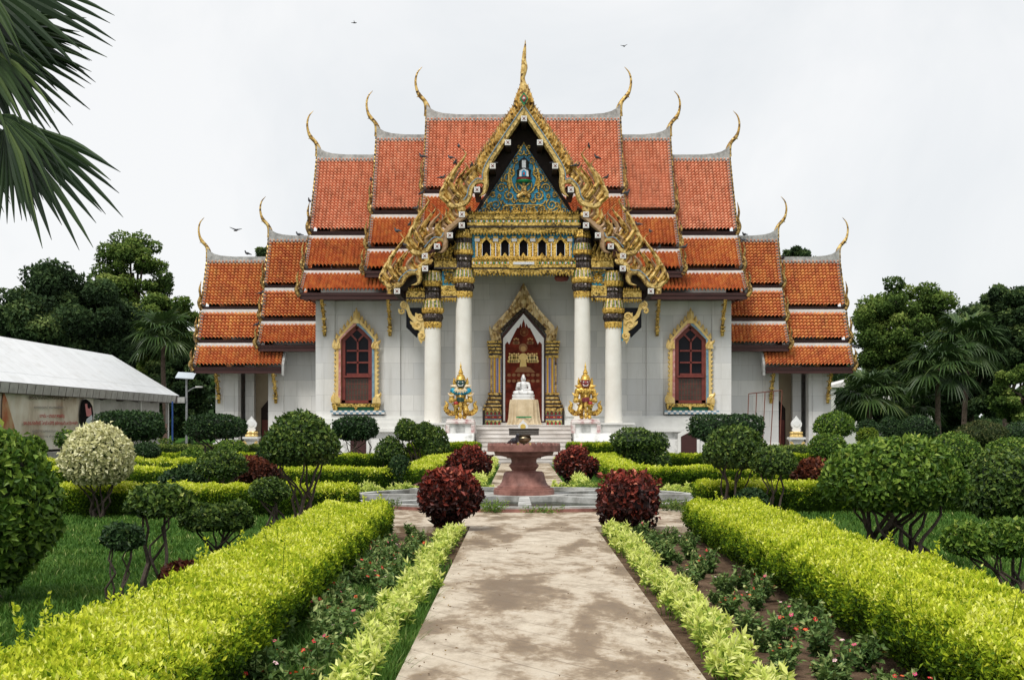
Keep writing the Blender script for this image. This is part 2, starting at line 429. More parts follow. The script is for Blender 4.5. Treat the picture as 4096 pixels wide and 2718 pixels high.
    # plain rear slope of the same roof
def backslope(mb, x0, x1, A, B, YR, m=0):
    (ya,za),(yb,zb) = A, B
    mb.add([(x0,2*YR-ya,za),(x1,2*YR-ya,za),(x1,2*YR-yb,zb),(x0,2*YR-yb,zb)], [[0,1,2,3]], .5, m)
YR = 68.1
MAIN = [((68.1,15.55),(65.7,11.45)), ((65.35,10.95),(64.0,9.38)), ((63.72,9.0),(62.5,8.02))]
WING = [((68.1,10.22),(66.8,7.74)), ((66.7,7.36),(65.95,5.98)), ((65.82,5.58),(65.0,4.56))]
def chofa(mb, x, z, s, out):
    # slender S-curved ridge horn leaning outward (out = -1 left, +1 right), with its small beak
    pts = [(0,-.3),(-.02,.05),(.1,.42),(.36,.72),(.5,1.0),(.56,1.42),(.47,1.82),(.24,2.1)]
    pts = [(x+out*a*s, z+b*s) for a,b in pts]
    planar(mb, pts, [.32*s,.32*s,.2*s,.2*s,.14*s,.11*s,.08*s,.02], YR, .16*s)
    flame(mb, (x+out*.3*s, z+.74*s), (x+out*.5*s, z+.62*s), .1*s, YR, .1)
TAILS = []
def tail(mb, x, y, z, h, out):
    TAILS.append((x-out*.02, y, z+h))
    pts = [(x-out*.05,z-.1),(x+out*.1,z+.2*h),(x+out*.02,z+.45*h),(x+out*.06,z+.7*h),(x-out*.02,z+h)]
    planar(mb, pts, [.2,.19,.13,.12,.02], y, .17)
def roof_tier(prof, dz, sides, hw, hwb, mats, cut=None, ends=(1,-1), cap=True, inner=None, s=1.0, low_in=None):
    """sides: list of (xa, xb) spans in |x| from the axis; builds front tiles plus trim"""
    mt, mt2 = mats
    tm = MB()
    P = [((a[0],a[1]+dz),(b[0],b[1]+dz)) for a,b in prof]
    spans = []
    for k,(A,B) in enumerate(P):
        if inner is None:
            if k == 0 or cut[k] == 0: sp = [(-hw, hw)]
            else: sp = [(-hw, -cut[k]), (cut[k], hw)]
        else:
            i0 = inner if k < 2 or low_in is None else low_in
            sp = [(-hw, -i0)] if ends == (-1,) else [(i0, hw)]
        spans.append(sp)
        for a,b in sp:
            tiles(tm, CX+a, CX+b, A, B, m=0 if k == 0 else 1)
            backslope(tm, CX+a, CX+b, A, B, YR, 0 if k == 0 else 1)
    ro = tm.build('roof_tier', [mt, mt2], T)
    # fascia, chalk band, ridge, verge, gable end
    FA = {}; WB = {}; VE = {e: MB() for e in ends}; rd = MB()
    side = lambda D_, a, b: D_.setdefault(0 if a < 0 < b else (1 if a > 0 else -1), MB())
    for k,(A,B) in enumerate(P):
        for a,b in spans[k]:
            y,z = B; fa = FA.setdefault((k, 0 if a < 0 < b else (1 if a > 0 else -1)), MB())
            fh = .3 if k < 2 else .34
            fy = y+.06 if k < 2 else y+.03
            box(fa, CX+a+.02, CX+b-.02, fy, fy+.12, z-fh, z-.02)
            box(fa, CX+a+.02, CX+b-.02, fy-.035, fy, z-fh*.45, z-.03)
            if k == 2:
                box(fa, CX+a+.05, CX+b-.05, fy+.12, fy+1.5, z-.3, z-.2)   # soffit boards
            if k < 2:
                n = P[k+1][0]
                aa, bb = spans[k+1][0] if a < 0 else spans[k+1][-1]
                wb = WB.setdefault((k, -1 if aa < 0 else 1), MB())
                box(wb, CX+max(a,aa)+.03, CX+min(b,bb)-.03, n[0]-.02, n[0]+.16, n[1]+.0, n[1]+.2)
                if a < -.1 and b > .1 and len(spans[k+1]) == 2:
                    wb = WB.setdefault((k, 2), MB())
                    box(wb, CX+cut[k+1], CX+hw-.03, n[0]-.02, n[0]+.16, n[1], n[1]+.2)
        for e in ends:
            # verge: cement edging along the slope
            x = CX+e*hw; ve = VE[e]
            (ya,za),(yb,zb) = A,B
            L = math.hypot(yb-ya, zb-za); d = ((yb-ya)/L,(zb-za)/L); nr = (d[1],-d[0])
            if nr[1] < 0: nr = (-nr[0],-nr[1])
            sg = .06
            ps = [(ya+d[0]*L*u+nr[0]*(.03-sg*4*u*(1-u)), za+d[1]*L*u+nr[1]*(.03-sg*4*u*(1-u))) for u in np.linspace(0,1,6)]
            up = [(p[0]+nr[0]*.13, p[1]+nr[1]*.13) for p in ps]; dn = [(p[0]-nr[0]*.2, p[1]-nr[1]*.2) for p in ps]
            prismx(ve, up+dn[::-1], x-.02*e, x-e*.15)
            prismx(ve, [(p[0],p[1]) for p in up]+dn[::-1], x+e*.0, x+e*.06, m=1)
            for q in range(int(L/.28)):       # small scales standing on the verge
                u = (q+.5)*.28/L; p = (ya+d[0]*L*u+nr[0]*(.1-sg*4*u*(1-u)), za+d[1]*L*u+nr[1]*(.1-sg*4*u*(1-u)))
                flame(ve, p, (p[0]-d[0]*.1+nr[0]*.16, p[1]-d[1]*.1+nr[1]*.16), .1, x+e*.03, .08, axis='x', m=1)
    for q in FA.values(): q.build('fascia', MAT['maroon'], ro)
    for q in WB.values(): q.build('chalk_band', MAT['band'], ro)
    for q in VE.values(): q.build('verge', [MAT['verge'], MAT['oldgold']], ro)
    zt = P[0][0][1]
    for e in ends:
        x = CX+e*hw
        g = [(YR,zt-.05)]+[p for A,B in P for p in ((A[0]+.1,A[1]-.08),(B[0]+.1,B[1]-.3))]
        g = g+[(2*YR-y,z) for y,z in g[:0:-1]]
        ge = MB(); prismx(ge, g, x-e*.3, x-e*.4); ge.build('gable_end', MAT['maroon'], ro)
        ch = MB(); chofa(ch, x-e*.02, zt+.42*s, s, e); ch.build('ridge_horn', MAT['gold'], ro, smooth=True)
        # sweep of the ridge up to the horn
        xs = [0,.18,.42,.8,1.5]; hs = [.5,.3,.16,.06,.0]
        poly = [(x-e*.0, zt-.08)]+[(x-e*a*s, zt+.2+h*s) for a,h in zip(xs,hs)]+[(x-e*1.5*s, zt-.08)]
        prism(rd, poly, YR-.17, YR+.17)
        for k,(A,B) in enumerate(P):
            tf = MB(); tail(tf, x+e*.05, B[0]-.02, B[1]-.12, (1.55,1.4,1.15)[k]*s, e); tf.build('tail_finial', MAT['oldgold'], ro, smooth=True)
    xa, xb = (CX-hw+1.5*s, CX+hw-1.5*s) if inner is None else ((CX-hw+1.5*s, CX-inner) if ends == (-1,) else (CX+inner, CX+hw-1.5*s))
    box(rd, xa, xb, YR-.16, YR+.16, zt-.08, zt+.2)
    box(rd, min(xa,CX-hw) if -1 in ends else xa, max(xb,CX+hw) if 1 in ends else xb, YR-.24, YR-.165, zt-.13, zt+.0)
    rd.build('ridge_cap', MAT['ridge'], ro)
    return ro
tm = (MAT['tile'], MAT['tile2'])
roof_tier(MAIN, 2.1, None, 5.06, 0, tm, cut=(0,0,0), s=1.08)
roof_tier(MAIN, 1.05, None, 7.67, 0, tm, cut=(0,0,3.0))
roof_tier(MAIN, 0.0, None, 10.78, 0, tm, cut=(0,0,5.3))
tw = (MAT['tile2'], MAT['tile2'])
for e in (-1, 1):
    roof_tier(WING, 1.1, None, 13.3, 0, tw, ends=(e,), inner=9.9, s=.9)
    roof_tier(WING, 0.0, None, 16.52, 0, tw, ends=(e,), inner=12.8, s=.9, low_in=12.1)
    # the inner end board of the lowest wing roof
    eb = MB(); ya,za = WING[2][0]; yb,zb = WING[2][1]
    prismx(eb, [(ya,za+.15),(yb-.05,zb+.12),(yb-.05,zb-.45),(yb+.15,zb-.45),(ya,za-.3)], CX+e*12.08, CX+e*11.96)
    eb.build('end_board', MAT['ridge'], T)

# ---- walls and podium --------------------------------------------------------
w = MB(); YW = 63.9
box(w, CX-10.16, CX+10.16, YW, 72.3, 1.6, 8.0)
prism(w, [(CX-4.7,8.0),(CX+4.7,8.0),(CX+4.7,8.7),(CX+2.5,11.2),(CX+2.0,12.4),(CX-2.0,12.4),(CX-2.5,11.2),(CX-4.7,8.7)], YW+.02, YW+.6)
box(w, CX-10.05, CX+10.05, YW+.62, 71.7, 8.0, 9.1)
for e in (-1,1):       # corner and window-bay pilasters, 6 cm proud of the wall
    for a,b in ((9.26,10.2),(6.05,6.85),(4.15,5.0)):
        x0,x1 = sorted((CX+e*a, CX+e*b)); box(w, x0, x1, YW-.1, YW+.05, 2.02, 7.95)
w.build('wall', MAT['wall'], T)
for e in (-1,1):
    w = MB()
    def ex(a,b): return sorted((CX+e*a, CX+e*b))
    x0,x1 = ex(10.0,12.9); box(w, x0,x1, 66.3, 67.0, .3, 6.6)
    x0,x1 = ex(12.2,13.0); box(w, x0,x1, 66.22, 66.4, .5, 5.6)
    x0,x1 = ex(14.55,15.7); box(w, x0,x1, 66.3, 67.0, .3, 4.5)
    x0,x1 = ex(14.75,15.3); box(w, x0,x1, 66.24, 66.4, .6, 4.5)
    x0,x1 = ex(13.95,14.4); box(w, x0,x1, 67.35, 67.8, .3, 4.7)
    x0,x1 = ex(15.2,15.7); box(w, x0,x1, 67.0, 70, .3, 4.5)
    x0,x1 = ex(10.0,15.7); box(w, x0,x1, 70.0, 70.4, .3, 6.6)
    w.build('wing_wall', MAT['wall'], T)
    c = MB(); x0,x1 = ex(12.9,14.55); box(c, x0, x1, 68.6, 68.8, .3, 5.5)
    x0,x1 = ex(12.9,13.05); box(c, x0,x1, 67.0,68.6,.3,5.5)
    c.build('porch_back_wall', MAT['cream'], T)
    d = MB(); xm = CX+e*13.4
    prism(d, [(xm-.42,.45),(xm+.42,.45),(xm+.42,2.5),(xm-.42*e*-1 if False else xm,3.0),(xm-.42,2.5)], 68.53, 68.59)
    dd = d.build('wing_door', MAT['soffit'], T)
    d = MB(); box(d, xm-.36, xm+.36, 68.48, 68.52, .5, 1.9); d.build('door_leaf', MAT['redframe'], dd)
    b = MB()
    for a0,a1 in ((10.0,13.1),(14.45,15.85)):
        x0,x1 = ex(a0,a1)
        box(b, x0,x1, 66.05,67.1, 0,.42); box(b, x0+.05,x1-.05, 66.14,67.1,.42,.72)
    b.build('wing_base', MAT['white'], T)
    b = MB(); x0,x1 = ex(13.1,14.45); box(b, x0,x1, 66.3,70, 0,.3); b.build('wing_floor', MAT['step'], T)
    # stepped gilded eave brackets
    for bx, yw, z0, z1, dep in ((9.75,YW-.1,6.0,7.72,1.15),(6.55,YW-.1,6.0,7.72,1.15),(12.6,66.22,2.75,4.35,1.0),(15.5,66.24,2.75,4.35,1.0)):
        k = MB(); xx = CX+e*bx; h = z1-z0
        pts = [(yw-.05,z0),(yw-.1,z0+.12*h),(yw-.09,z0+.3*h),(yw-.3,z0+.42*h),(yw-.32,z0+.55*h),(yw-.62*dep,z0+.75*h),(yw-.9*dep,z0+h)]
        planar(k, pts, [.14,.16,.2,.3,.2,.22,.14], xx, .17, n=8, axis='x', thick_follow=False)
        for u in (.12,.22,.45,.66,.84): box(k, xx-.11, xx+.11, yw-.25-dep*.6*u**1.5, yw-.02-dep*.4*u**2, z0+u*h, z0+u*h+.07)
        k.build('eave_bracket', MAT['goldbeam'], T)
pd = MB()
def podium(a, b, rows):
    for e in (-1,1):
        x0,x1 = sorted((CX+e*a, CX+e*b))
        for y,z0,z1,g in rows: box(pd, x0-(g if e<0 else 0), x1+(g if e>0 else 0), y, 72, z0, z1)
podium(2.0, 10.2, [(62.9,0,.5,.45),(63.15,.5,.72,.3),(63.32,.72,1.3,.1),(63.1,1.3,1.46,.3),(63.28,1.46,1.75,.2),(63.4,1.75,1.95,.1),(63.55,1.95,2.08,.12)])
box(pd, CX-2.0, CX+2.0, 63.45, 72, 0, 1.64)
for e in (-1,1):
    for k,(y,z0,z1) in enumerate([(63.3,1.66,1.85),(63.42,1.85,2.05),(63.36,2.05,2.3),(63.5,2.3,2.55)]):
        x0,x1 = sorted((CX+e*2.0, CX+e*4.6)); box(pd, x0,x1,y,63.97,z0,z1)
pd.build('podium', MAT['white'], T)
for e in (-1,1):
    sk = MB(); x0,x1 = sorted((CX+e*4.9, CX+e*10.6)); box(sk, x0,x1,62.86,62.92,.02,.95)
    box(sk, x0,x1,63.3,63.318,.75,1.28)
    sk.build('peeling_skirting', MAT['oldwhite'], T)
pf = MB()
box(pf, CX-4.75, CX+4.75, 59.95, 63.6, 0, 1.64)
for e in (-1,1):
    x0,x1 = sorted((CX+e*3.55, CX+e*5.1)); box(pf, x0,x1, 59.8, 62.9, 0, 1.0); box(pf, x0+.08,x1-.08,59.9,62.9,1.0,1.66); box(pf, x0-.03,x1+.03,59.83,62.9,1.66,1.74)
pf.build('porch_floor', MAT['white'], T)
st = MB(); n = 9
for k in range(n):
    y = 57.35+k*.3
    box(st, CX-2.15, CX+2.15, y, 59.96, k*1.64/n, (k+1)*1.64/n-.028, t=.5)
    bevbox(st, CX-2.2, CX+2.2, y-.035, 59.96+.01*0, (k+1)*1.64/n-.028, (k+1)*1.64/n, .008)
st.build('stairs', MAT['step'], T)
for e in (-1,1):
    q = MB(); x0,x1 = sorted((CX+e*2.22, CX+e*4.0))
    prismx(q, [(57.3,0),(57.3,.92),(57.55,1.28),(59.8,1.28),(59.8,0)], x0, x1)
    q.build('stair_cheek', MAT['oldwhite'], T)
    q = MB(); xm = CX+e*7.97     # little door in the podium
    prism(q, [(xm-.52,0),(xm+.52,0),(xm+.52,1.2),(xm,1.47),(xm-.52,1.2)], 62.7, 62.9)
    d = q.build('podium_door', MAT['white'], T)
    q = MB(); prism(q, [(xm-.38,.1),(xm+.38,.1),(xm+.38,1.08),(xm,1.28),(xm-.38,1.08)], 62.67, 62.7); q.build('door_leaf', MAT['maroon'], d)

# ---- windows -----------------------------------------------------------------
for e in (-1,1):
    xm = CX+e*8.17
    def W(x, y): return (xm+(x-417)*.003763, 7.764-y*.003763)
    SY = lambda pts: [W(834-x,y) for x,y in pts]
    f = MB()
    body = [(215,1345),(215,640),(215,520),(330,400),(417,325)]
    out = [(140,1345),(150,640),(160,520),(260,390),(417,215)]
    for fn in (lambda p:[W(*q) for q in p], SY):
        a = fn(body); b = fn(out)
        for i in range(4):
            prism(f, [a[i],a[i+1],b[i+1],b[i]], YW-.3, YW+.02)
            prism(f, [a[i],a[i+1],(a[i+1][0]*.55+b[i+1][0]*.45,a[i+1][1]*.55+b[i+1][1]*.45),(a[i][0]*.55+b[i][0]*.45,a[i][1]*.55+b[i][1]*.45)], YW-.34, YW-.302, m=(2 if (fn is SY) else 1))
        tips = [(160,500,160,425),(205,440,212,360),(250,385,258,310),(295,330,305,255),(340,280,352,200),(385,230,390,140)]
        for x0,y0,x1,y1 in tips:
            (ax,az),(bx,bz) = fn([(x0,y0),(x1,y1)]); flame(f, (ax,az-.04), (bx,bz-.02), .19, YW-.25, .16, bend=.15 if fn is SY else -.15)
        for y in range(680,1200,58):
            (ax,az),(bx,bz) = fn([(150,y+30),(126,y-8)]); flame(f, (ax,az), (bx,bz), .13, YW-.27, .12, bend=.2)
        (ax,az),(bx,bz) = fn([(165,640),(112,515)]); flame(f,(ax,az),(bx,bz),.26,YW-.3,.2)
        (ax,az),(bx,bz) = fn([(190,640),(190,520)]); flame(f,(ax,az),(bx,bz),.16,YW-.36,.14)
        (ax,az),(bx,bz) = fn([(160,1345),(108,1200)]); flame(f,(ax,az),(bx,bz),.34,YW-.3,.22)
        pts = fn([(100,1345),(210,1345),(205,1280),(150,1240),(105,1290)]); prism(f, pts, YW-.38, YW-.3)
        pts = fn([(120,638),(212,638),(205,560),(140,570)]); prism(f, pts, YW-.38, YW-.3)
    (ax,az),(bx,bz) = W(417,310), W(417,100); flame(f,(ax,az),(bx,bz),.3,YW-.32,.2,bend=0)
    prism(f, [W(370,310),W(464,310),W(417,245)], YW-.42, YW-.3)
    win = f.build('window', [MAT['goldpaint'], M('faded red reveal',(.42,.12,.1),(.62,.4,.36),5,.7), MAT['blueline']], T)
    g = MB(); prism(g, [W(222,1340),W(222,522),W(417,345),W(612,522),W(612,1340)], YW-.06, YW-.02); g.build('pane', MAT['glass'], win)
    s = MB()
    for p0,p1,wd in (((240,1340),(240,510),.2),((594,1340),(594,510),.2),((225,530),(417,352),.2),((609,530),(417,352),.2),((220,1325),(614,1325),.14),
                     ((427,960),(427,520),.085),((285,662),(570,662),.075),((285,815),(570,815),.075),((285,970),(570,970),.1),((427,540),(330,440),.085),((427,540),(520,440),.085)):
        a,b = W(*p0),W(*p1); dx,dz = b[0]-a[0],b[1]-a[1]; L = math.hypot(dx,dz); nx,nz = -dz/L*wd/2, dx/L*wd/2
        yo = .012 if wd < .1 else (.02 if p0[0] in (225,609) else 0)
        prism(s, [(a[0]+nx,a[1]+nz),(b[0]+nx,b[1]+nz),(b[0]-nx,b[1]-nz),(a[0]-nx,a[1]-nz)], YW-.17+yo, YW-.062)
    bx0,bz0 = W(245,1010); bx1,bz1 = W(600,985); box(s, bx0,bx1,YW-.24,YW-.172,bz0,bz1)
    s.build('sash', MAT['redframe'], win)
    l = MB(); a = W(265,1310); b = W(585,1025)
    box(l, a[0],b[0],YW-.1,YW-.061,a[1],b[1])
    for q in range(9): xx = a[0]+(b[0]-a[0])*q/8; box(l, xx-.008,xx+.008,YW-.115,YW-.101,a[1],b[1],m=1)
    for q in range(5): zz = a[1]+(b[1]-a[1])*q/4; box(l, a[0],b[0],YW-.117,YW-.1155,zz-.008,zz+.008,m=1)
    l.build('lower_panel', [M('brown glass panel',(.05,.035,.025),(.08,.055,.04),3,.35), MAT['redframe']], win)
    s = MB(); prism(s, [W(95,1352),W(728,1352),W(705,1440),W(650,1440),W(650,1392),W(170,1392),W(170,1440),W(120,1440)], YW-.42, YW-.0)
    prism(s, [W(385,1392),W(435,1392),W(410,1440)], YW-.42, YW-.1)
    prism(s, [W(172,1394),W(648,1394),W(648,1440),W(172,1440)], YW-.2, YW-.05, m=1)
    for x in range(80,748,37):
        for r in range(2):
            a = W(x,1486-r*23); b = W(x+37,1463-r*23); box(s, a[0],b[0],YW-.45,YW-.05,a[1],b[1],m=2+((x//37+r)%2))
    s.build('sill', [MAT['goldbeam'], MAT['green'], MAT['band'], MAT['blueline']], win)

# ---- porch columns -----------------------------------------------------------
YC = 60.6; SCL = YC/F
def zc(py): return PZ(py, YC)
for e, (hx, dy) in [(e,v) for e in (-1,1) for v in ((137,0),(208.5,70))]:
    x = PX(1207+e*hx, YC)
    c = MB(); lathe(c, [(.42,1.64),(.415,1.9),(.392,2.3),(.38,5),(.365,zc(682+dy))], x, YC, 32)
    col = c.build('porch_column', MAT['pier'], T, smooth=True)
    P = [(18.6,686),(20,684),(20.5,676),(20,673),(22,668),(24,664),(23,658),(21,654),(24.5,651),(25.5,645),(24.5,640),(22.5,628),(20.5,620),(21,612),(19.5,606),(21.5,601),(19,596),(20,589),(22,586),(21.5,578),(18.5,562),(19.5,556),(17.5,550),(20,547),(18.5,540),(16,531)]
    mi = [0,0,0,1,1,1,1,0,0,0,2,2,1,1,1,1,1,0,0,2,1,1,0,0,2]
    if dy: P = P[:17]+[(20,592),(22,589),(23,580),(21.5,570),(19,556)]; mi = mi[:16]+[1,0,0,2,2]
    c = MB(); lathe(c, [(r*SCL, zc(y+dy)) for r,y in P], x, YC, 64, petals=16, amp=.035, mats=mi)
    for q in range(16):
        a = (q+.5)*2*math.pi/16; r = 19.4*SCL
        c.add([(x+r*math.cos(a-.17),YC+r*math.sin(a-.17),zc(684+dy)),(x+r*math.cos(a+.17),YC+r*math.sin(a+.17),zc(684+dy)),(x+r*math.cos(a),YC+r*math.sin(a),zc(690+dy))],[[0,1,2]],m=0)
        for y0,y1,rr0,rr1 in ((641,624,25.2,22.2),(577,563,22,19.2)):      # mirror strips between the petals
            for o,mm in ((-.1,3),(.1,4)):
                b = a+o
                if dy and y0 == 577: y0,y1,rr0,rr1 = 579,560,23.2,20
                p = [(rr*SCL*1.02*math.cos(b+d), rr*SCL*1.02*math.sin(b+d), zc(yy+dy)) for rr,yy,d in ((rr0,y0,-.035),(rr0,y0,.035),(rr1,y1,.035),(rr1,y1,-.035))]
                c.add([(x+u,YC+v,z) for u,v,z in p],[[0,1,2,3]],m=mm)
    c.build('capital', [MAT['goldfine'], MAT['darkmos'], MAT['goldbeam'], MAT['silver'], MAT['green']], col)

# ---- porch front: everything measured on the gable plane -------------------
YG = 59.8; S = YG/F; GX = PX(1209, YG)
def g(px, py, m=1): return (GX+m*(px-1209)*S, PZ(py, YG))
def gl(pts, m=1): return [g(x,y,m) for x,y in pts]
# shallow dark gable lining and the porch roofs behind the bargeboards
gb = MB()
half = [(1209,262),(1160,332),(1130,384),(1122,430),(1108,450),(1080,500),(1052,512),(1030,560),(1012,580),(975,640),(952,655),(930,665),(930,676),(1066,676),(1066,622)]
poly = gl(half)+gl(half[::-1], -1)[:-1]
prism(gb, poly+[], 61.25, 61.35)
gb.build('gable_lining', MAT['soffit'], T)
for line in ([(1209,258),(1163,322),(1127,382),(1118,420)], [(1085,478),(1060,500),(1024,534),(1018,560)], [(1000,592),(975,606),(958,630),(930,652),(905,668)]):
    for m in (1,-1):
        r = MB(); pts = gl(line, m); th = .1
        for i in range(len(pts)-1):
            (ax,az),(bx,bz) = pts[i],pts[i+1]
            r.add([(ax,59.98,az),(bx,59.98,bz),(bx,66.5,bz),(ax,66.5,az)],[[0,1,2,3]],m=1)
            r.add([(ax,59.98,az+th),(bx,59.98,bz+th),(bx,66.5,bz+th),(ax,66.5,az+th)],[[0,1,2,3]],m=0)
        r.build('porch_roof', [MAT['tile'], MAT['soffit']], T)
# purlins with pale square end caps
def purlin(px, py):
    x,z = g(px,py); h = .125
    b = MB(); box(b, x-h, x+h, YG-.1, 62.2, z-h-.05, z+h-.02)
    p = b.build('purlin', MAT['soffit'], T)
    c = MB(); box(c, x-h-.01, x+h+.01, YG-.15, YG-.102, z-h, z+h)
    for a in (-1,1): planar(c, [(x-.07,z-.07*a),(x+.07,z+.07*a)], [.025,.025], YG-.155, .014, n=4, sub=1, m=1, thick_follow=False)
    lathe(c, [(.0,z+.035),(.035,z+.02),(.035,z-.02),(.0,z-.035)], x, YG-.155, 8, m=1)
    c.build('end_cap', [MAT['band'], MAT['redframe']], p)
purlin(1209,275)
for px,py in ((1172,330),(1137,384),(1101,438.5),(1066,495.5),(1066,520.5),(1038.5,543.5),(1009,569),(980.7,591),(981.3,620),(916.8,672)):
    purlin(px,py); purlin(2418-px,py)
# bargeboards, their wave ends, crests and naga heads
def barge(m):
    def PL(mb, pts, w, y, th, mm=0, **k): planar(mb, gl(pts,m), [a*S for a in w], y, th, m=mm, **k)
    def FL(mb, b, t, w, y, th, bend=.22, mm=0): flame(mb, g(*b,m), g(*t,m), w*S, y, th, bend*m, m=mm)
    # upper ------------------------------------------------
    b = MB()
    PL(b, [(1209,254),(1163,322),(1131,372),(1120,398),(1121,425),(1117,444),(1106,453)], [17,17,17,15,14,9,1], YG, .3)
    PL(b, [(1119,425),(1109,419),(1097,422),(1087,436),(1083,454),(1074,468),(1058,474),(1040,474),(1029,462)], [5,11,12,13,13,14,16,16,8], YG-.04, .3)
    PL(b, [(1209,245),(1157,322),(1123,376),(1114,400),(1113,416)], [2.5]*5, YG-.16, .06, 1)
    PL(b, [(1113,416),(1100,414),(1083,432),(1078,452),(1070,463)], [2.5]*5, YG-.2, .06, 1)
    ro = b.build('bargeboard', [MAT['goldpaint2'], MAT['blueline']], T)
    c = MB(); line = catmull([(1205,243),(1157,318),(1123,372),(1111,402)], 10)
    seg = np.linalg.norm(np.diff(line,axis=0),axis=1); cum = np.concatenate([[0],np.cumsum(seg)]); n = 21
    for k in range(n):
        u = (k+.3)/n; p = np.array([np.interp(u*cum[-1],cum,line[:,i]) for i in (0,1)])
        L = 22+13*u
        FL(c, (p[0]+2,p[1]+6), (p[0]-.42*L, p[1]-.78*L), 11, YG, .2, .22)
        FL(c, (p[0]-8,p[1]+8), (p[0]-.5*L-8, p[1]-.62*L+2), 9, YG+.09, .18, .28, 1 if k % 3 == 0 else 0)
    for (bx,by),(tx,ty),w in (((1107,420),(1082,372),14),((1098,420),(1072,382),14),((1088,428),(1066,398),14)):
        FL(c,(bx,by),(tx,ty),w,YG-.02,.22)
    c.build('flame_crest', [MAT['gold'], MAT['pinkgilt']], ro)
    c = MB()
    prism(c, gl([(1112,408),(1092,416),(1068,428),(1048,436),(1034,446),(1030,462),(1040,470),(1064,468),(1078,456),(1084,432),(1098,420)],m)[::1], YG+.02, YG+.16)
    for bq,tq,w,mm in (((1034,468),(1021,412),15,0),((1040,462),(1033,400),13,0),((1048,466),(1040,366),16,0),((1056,462),(1050,378),12,1),((1064,458),(1059,340),15,0),((1070,455),(1066,372),12,0),((1076,448),(1080,376),14,0),((1084,436),(1088,385),12,1),((1092,424),(1096,370),12,0),((1060,470),(1046,432),12,0),((1050,474),(1052,440),10,1)):
        FL(c,bq,tq,w*.8,YG-.06-.03*(w%4),.2,.4,mm)
    PL(c, [(1064,478),(1064,490),(1070,497),(1078,492)], [22,20,14,8], YG-.02, .26)
    c.build('naga_head', [MAT['gold'], MAT['pinkgilt']], ro)
    # middle -----------------------------------------------
    b = MB()
    PL(b, [(1074,497),(1050,516),(1030,534),(1027,553),(1027,568),(1022,579),(1009,583)], [12,14,15,14,13,8,1], YG, .28, 2)
    PL(b, [(1026,560),(1016,553),(1005,556),(994,565),(985,577),(970,583),(954,581),(946,570)], [5,10,11,12,13,15,15,7], YG-.04, .28)
    PL(b, [(1024,538),(1018,549),(1002,549),(988,562),(980,572)], [2.5]*5, YG-.2, .06, 1)
    ro = b.build('bargeboard', [MAT['goldpaint2'], MAT['blueline'], MAT['pinkgilt']], T)
    c = MB()
    for bq,tq,w,mm in (((1068,492),(1052,460),15,0),((1060,500),(1040,474),14,1),((1050,508),(1036,466),14,0),((1042,516),(1024,480),14,0),((1034,526),(1016,494),14,1),((1026,536),(1008,500),14,0),((1018,548),(1000,512),13,0)):
        FL(c,bq,tq,w*.75,YG,.2,.3,mm)
    c.build('flame_crest', [MAT['gold'], MAT['pinkgilt']], ro)
    c = MB()
    prism(c, gl([(1032,534),(1012,526),(992,532),(974,544),(958,552),(949,562),(950,574),(962,576),(980,570),(990,556),(1006,546),(1020,546)],m), YG+.02, YG+.16)
    for bq,tq,w,mm in (((950,576),(945,520),14,0),((958,570),(953,505),13,0),((964,574),(960,484),15,0),((972,570),(967,500),12,1),((980,566),(973,448),15,0),((988,558),(984,482),13,0),((996,552),(994,470),13,0),((1004,546),(1008,482),13,1),((1014,544),(1020,496),12,0),((974,580),(972,545),11,0),((986,566),(1000,530),11,1)):
        FL(c,bq,tq,w*.8,YG-.06-.03*(w%4),.2,.4,mm)
    PL(c, [(985,585),(984,597),(990,604),(999,600)], [20,20,14,6], YG-.02, .26)
    c.build('naga_head', [MAT['gold'], MAT['pinkgilt']], ro)
    # lower ------------------------------------------------
    b = MB()
    PL(b, [(996,603),(984,606),(971,614),(967,632),(968,644),(963,654),(949,658)], [9,12,14,14,12,7,1], YG, .28)
    PL(b, [(967,636),(957,629),(945,631),(934,640),(926,652),(912,660),(896,658),(888,648)], [5,10,11,12,13,15,15,7], YG-.04, .28)
    PL(b, [(964,622),(958,625),(944,625),(928,638),(920,650)], [2.5]*5, YG-.2, .06, 1)
    ro = b.build('bargeboard', [MAT['goldpaint2'], MAT['blueline']], T)
    c = MB()
    for bq,tq,w,mm in (((980,604),(966,570),13,0),((972,610),(956,578),13,1),((964,618),(946,584),13,0),((956,628),(938,592),12,0)):
        FL(c,bq,tq,w*.75,YG,.2,.3,mm)
    c.build('flame_crest', [MAT['gold'], MAT['pinkgilt']], ro)
    c = MB()
    prism(c, gl([(970,614),(950,608),(930,616),(912,628),(896,638),(889,645),(892,652),(906,654),(920,648),(932,634),(946,625),(960,622)],m), YG+.02, YG+.16)
    for bq,tq,w,mm in (((890,656),(884,606),12,0),((896,650),(888,596),13,0),((903,652),(898,574),14,0),((912,650),(906,590),12,1),((920,646),(917,536),15,0),((928,640),(924,574),12,0),((938,632),(934,568),12,0),((948,626),(952,580),12,1),((908,660),(910,626),11,0)):
        FL(c,bq,tq,w*.8,YG-.06-.03*(w%4),.2,.4,mm)
    PL(c, [(900,664),(899,678)], [17,13], YG-.02, .24)
    c.build('naga_head', [MAT['gold'], MAT['pinkgilt']], ro)
    # gilded side bracket outside the outer column
    k = MB(); q = lambda x,y: (877+x/5.227, 507.7+y/5.227)
    prism(k, gl([q(*p) for p in [(235,985),(285,968),(330,1000),(345,1070),(375,1130),(405,1150),(412,1098),(450,1120),(500,1140),(522,1180),(524,1445),(500,1440),(482,1480),(452,1430),(440,1360),(470,1330),(400,1285),(350,1235),(345,1200),(395,1220),(330,1150),(300,1060),(250,1045)]],m), YC-.12, YC+.02)
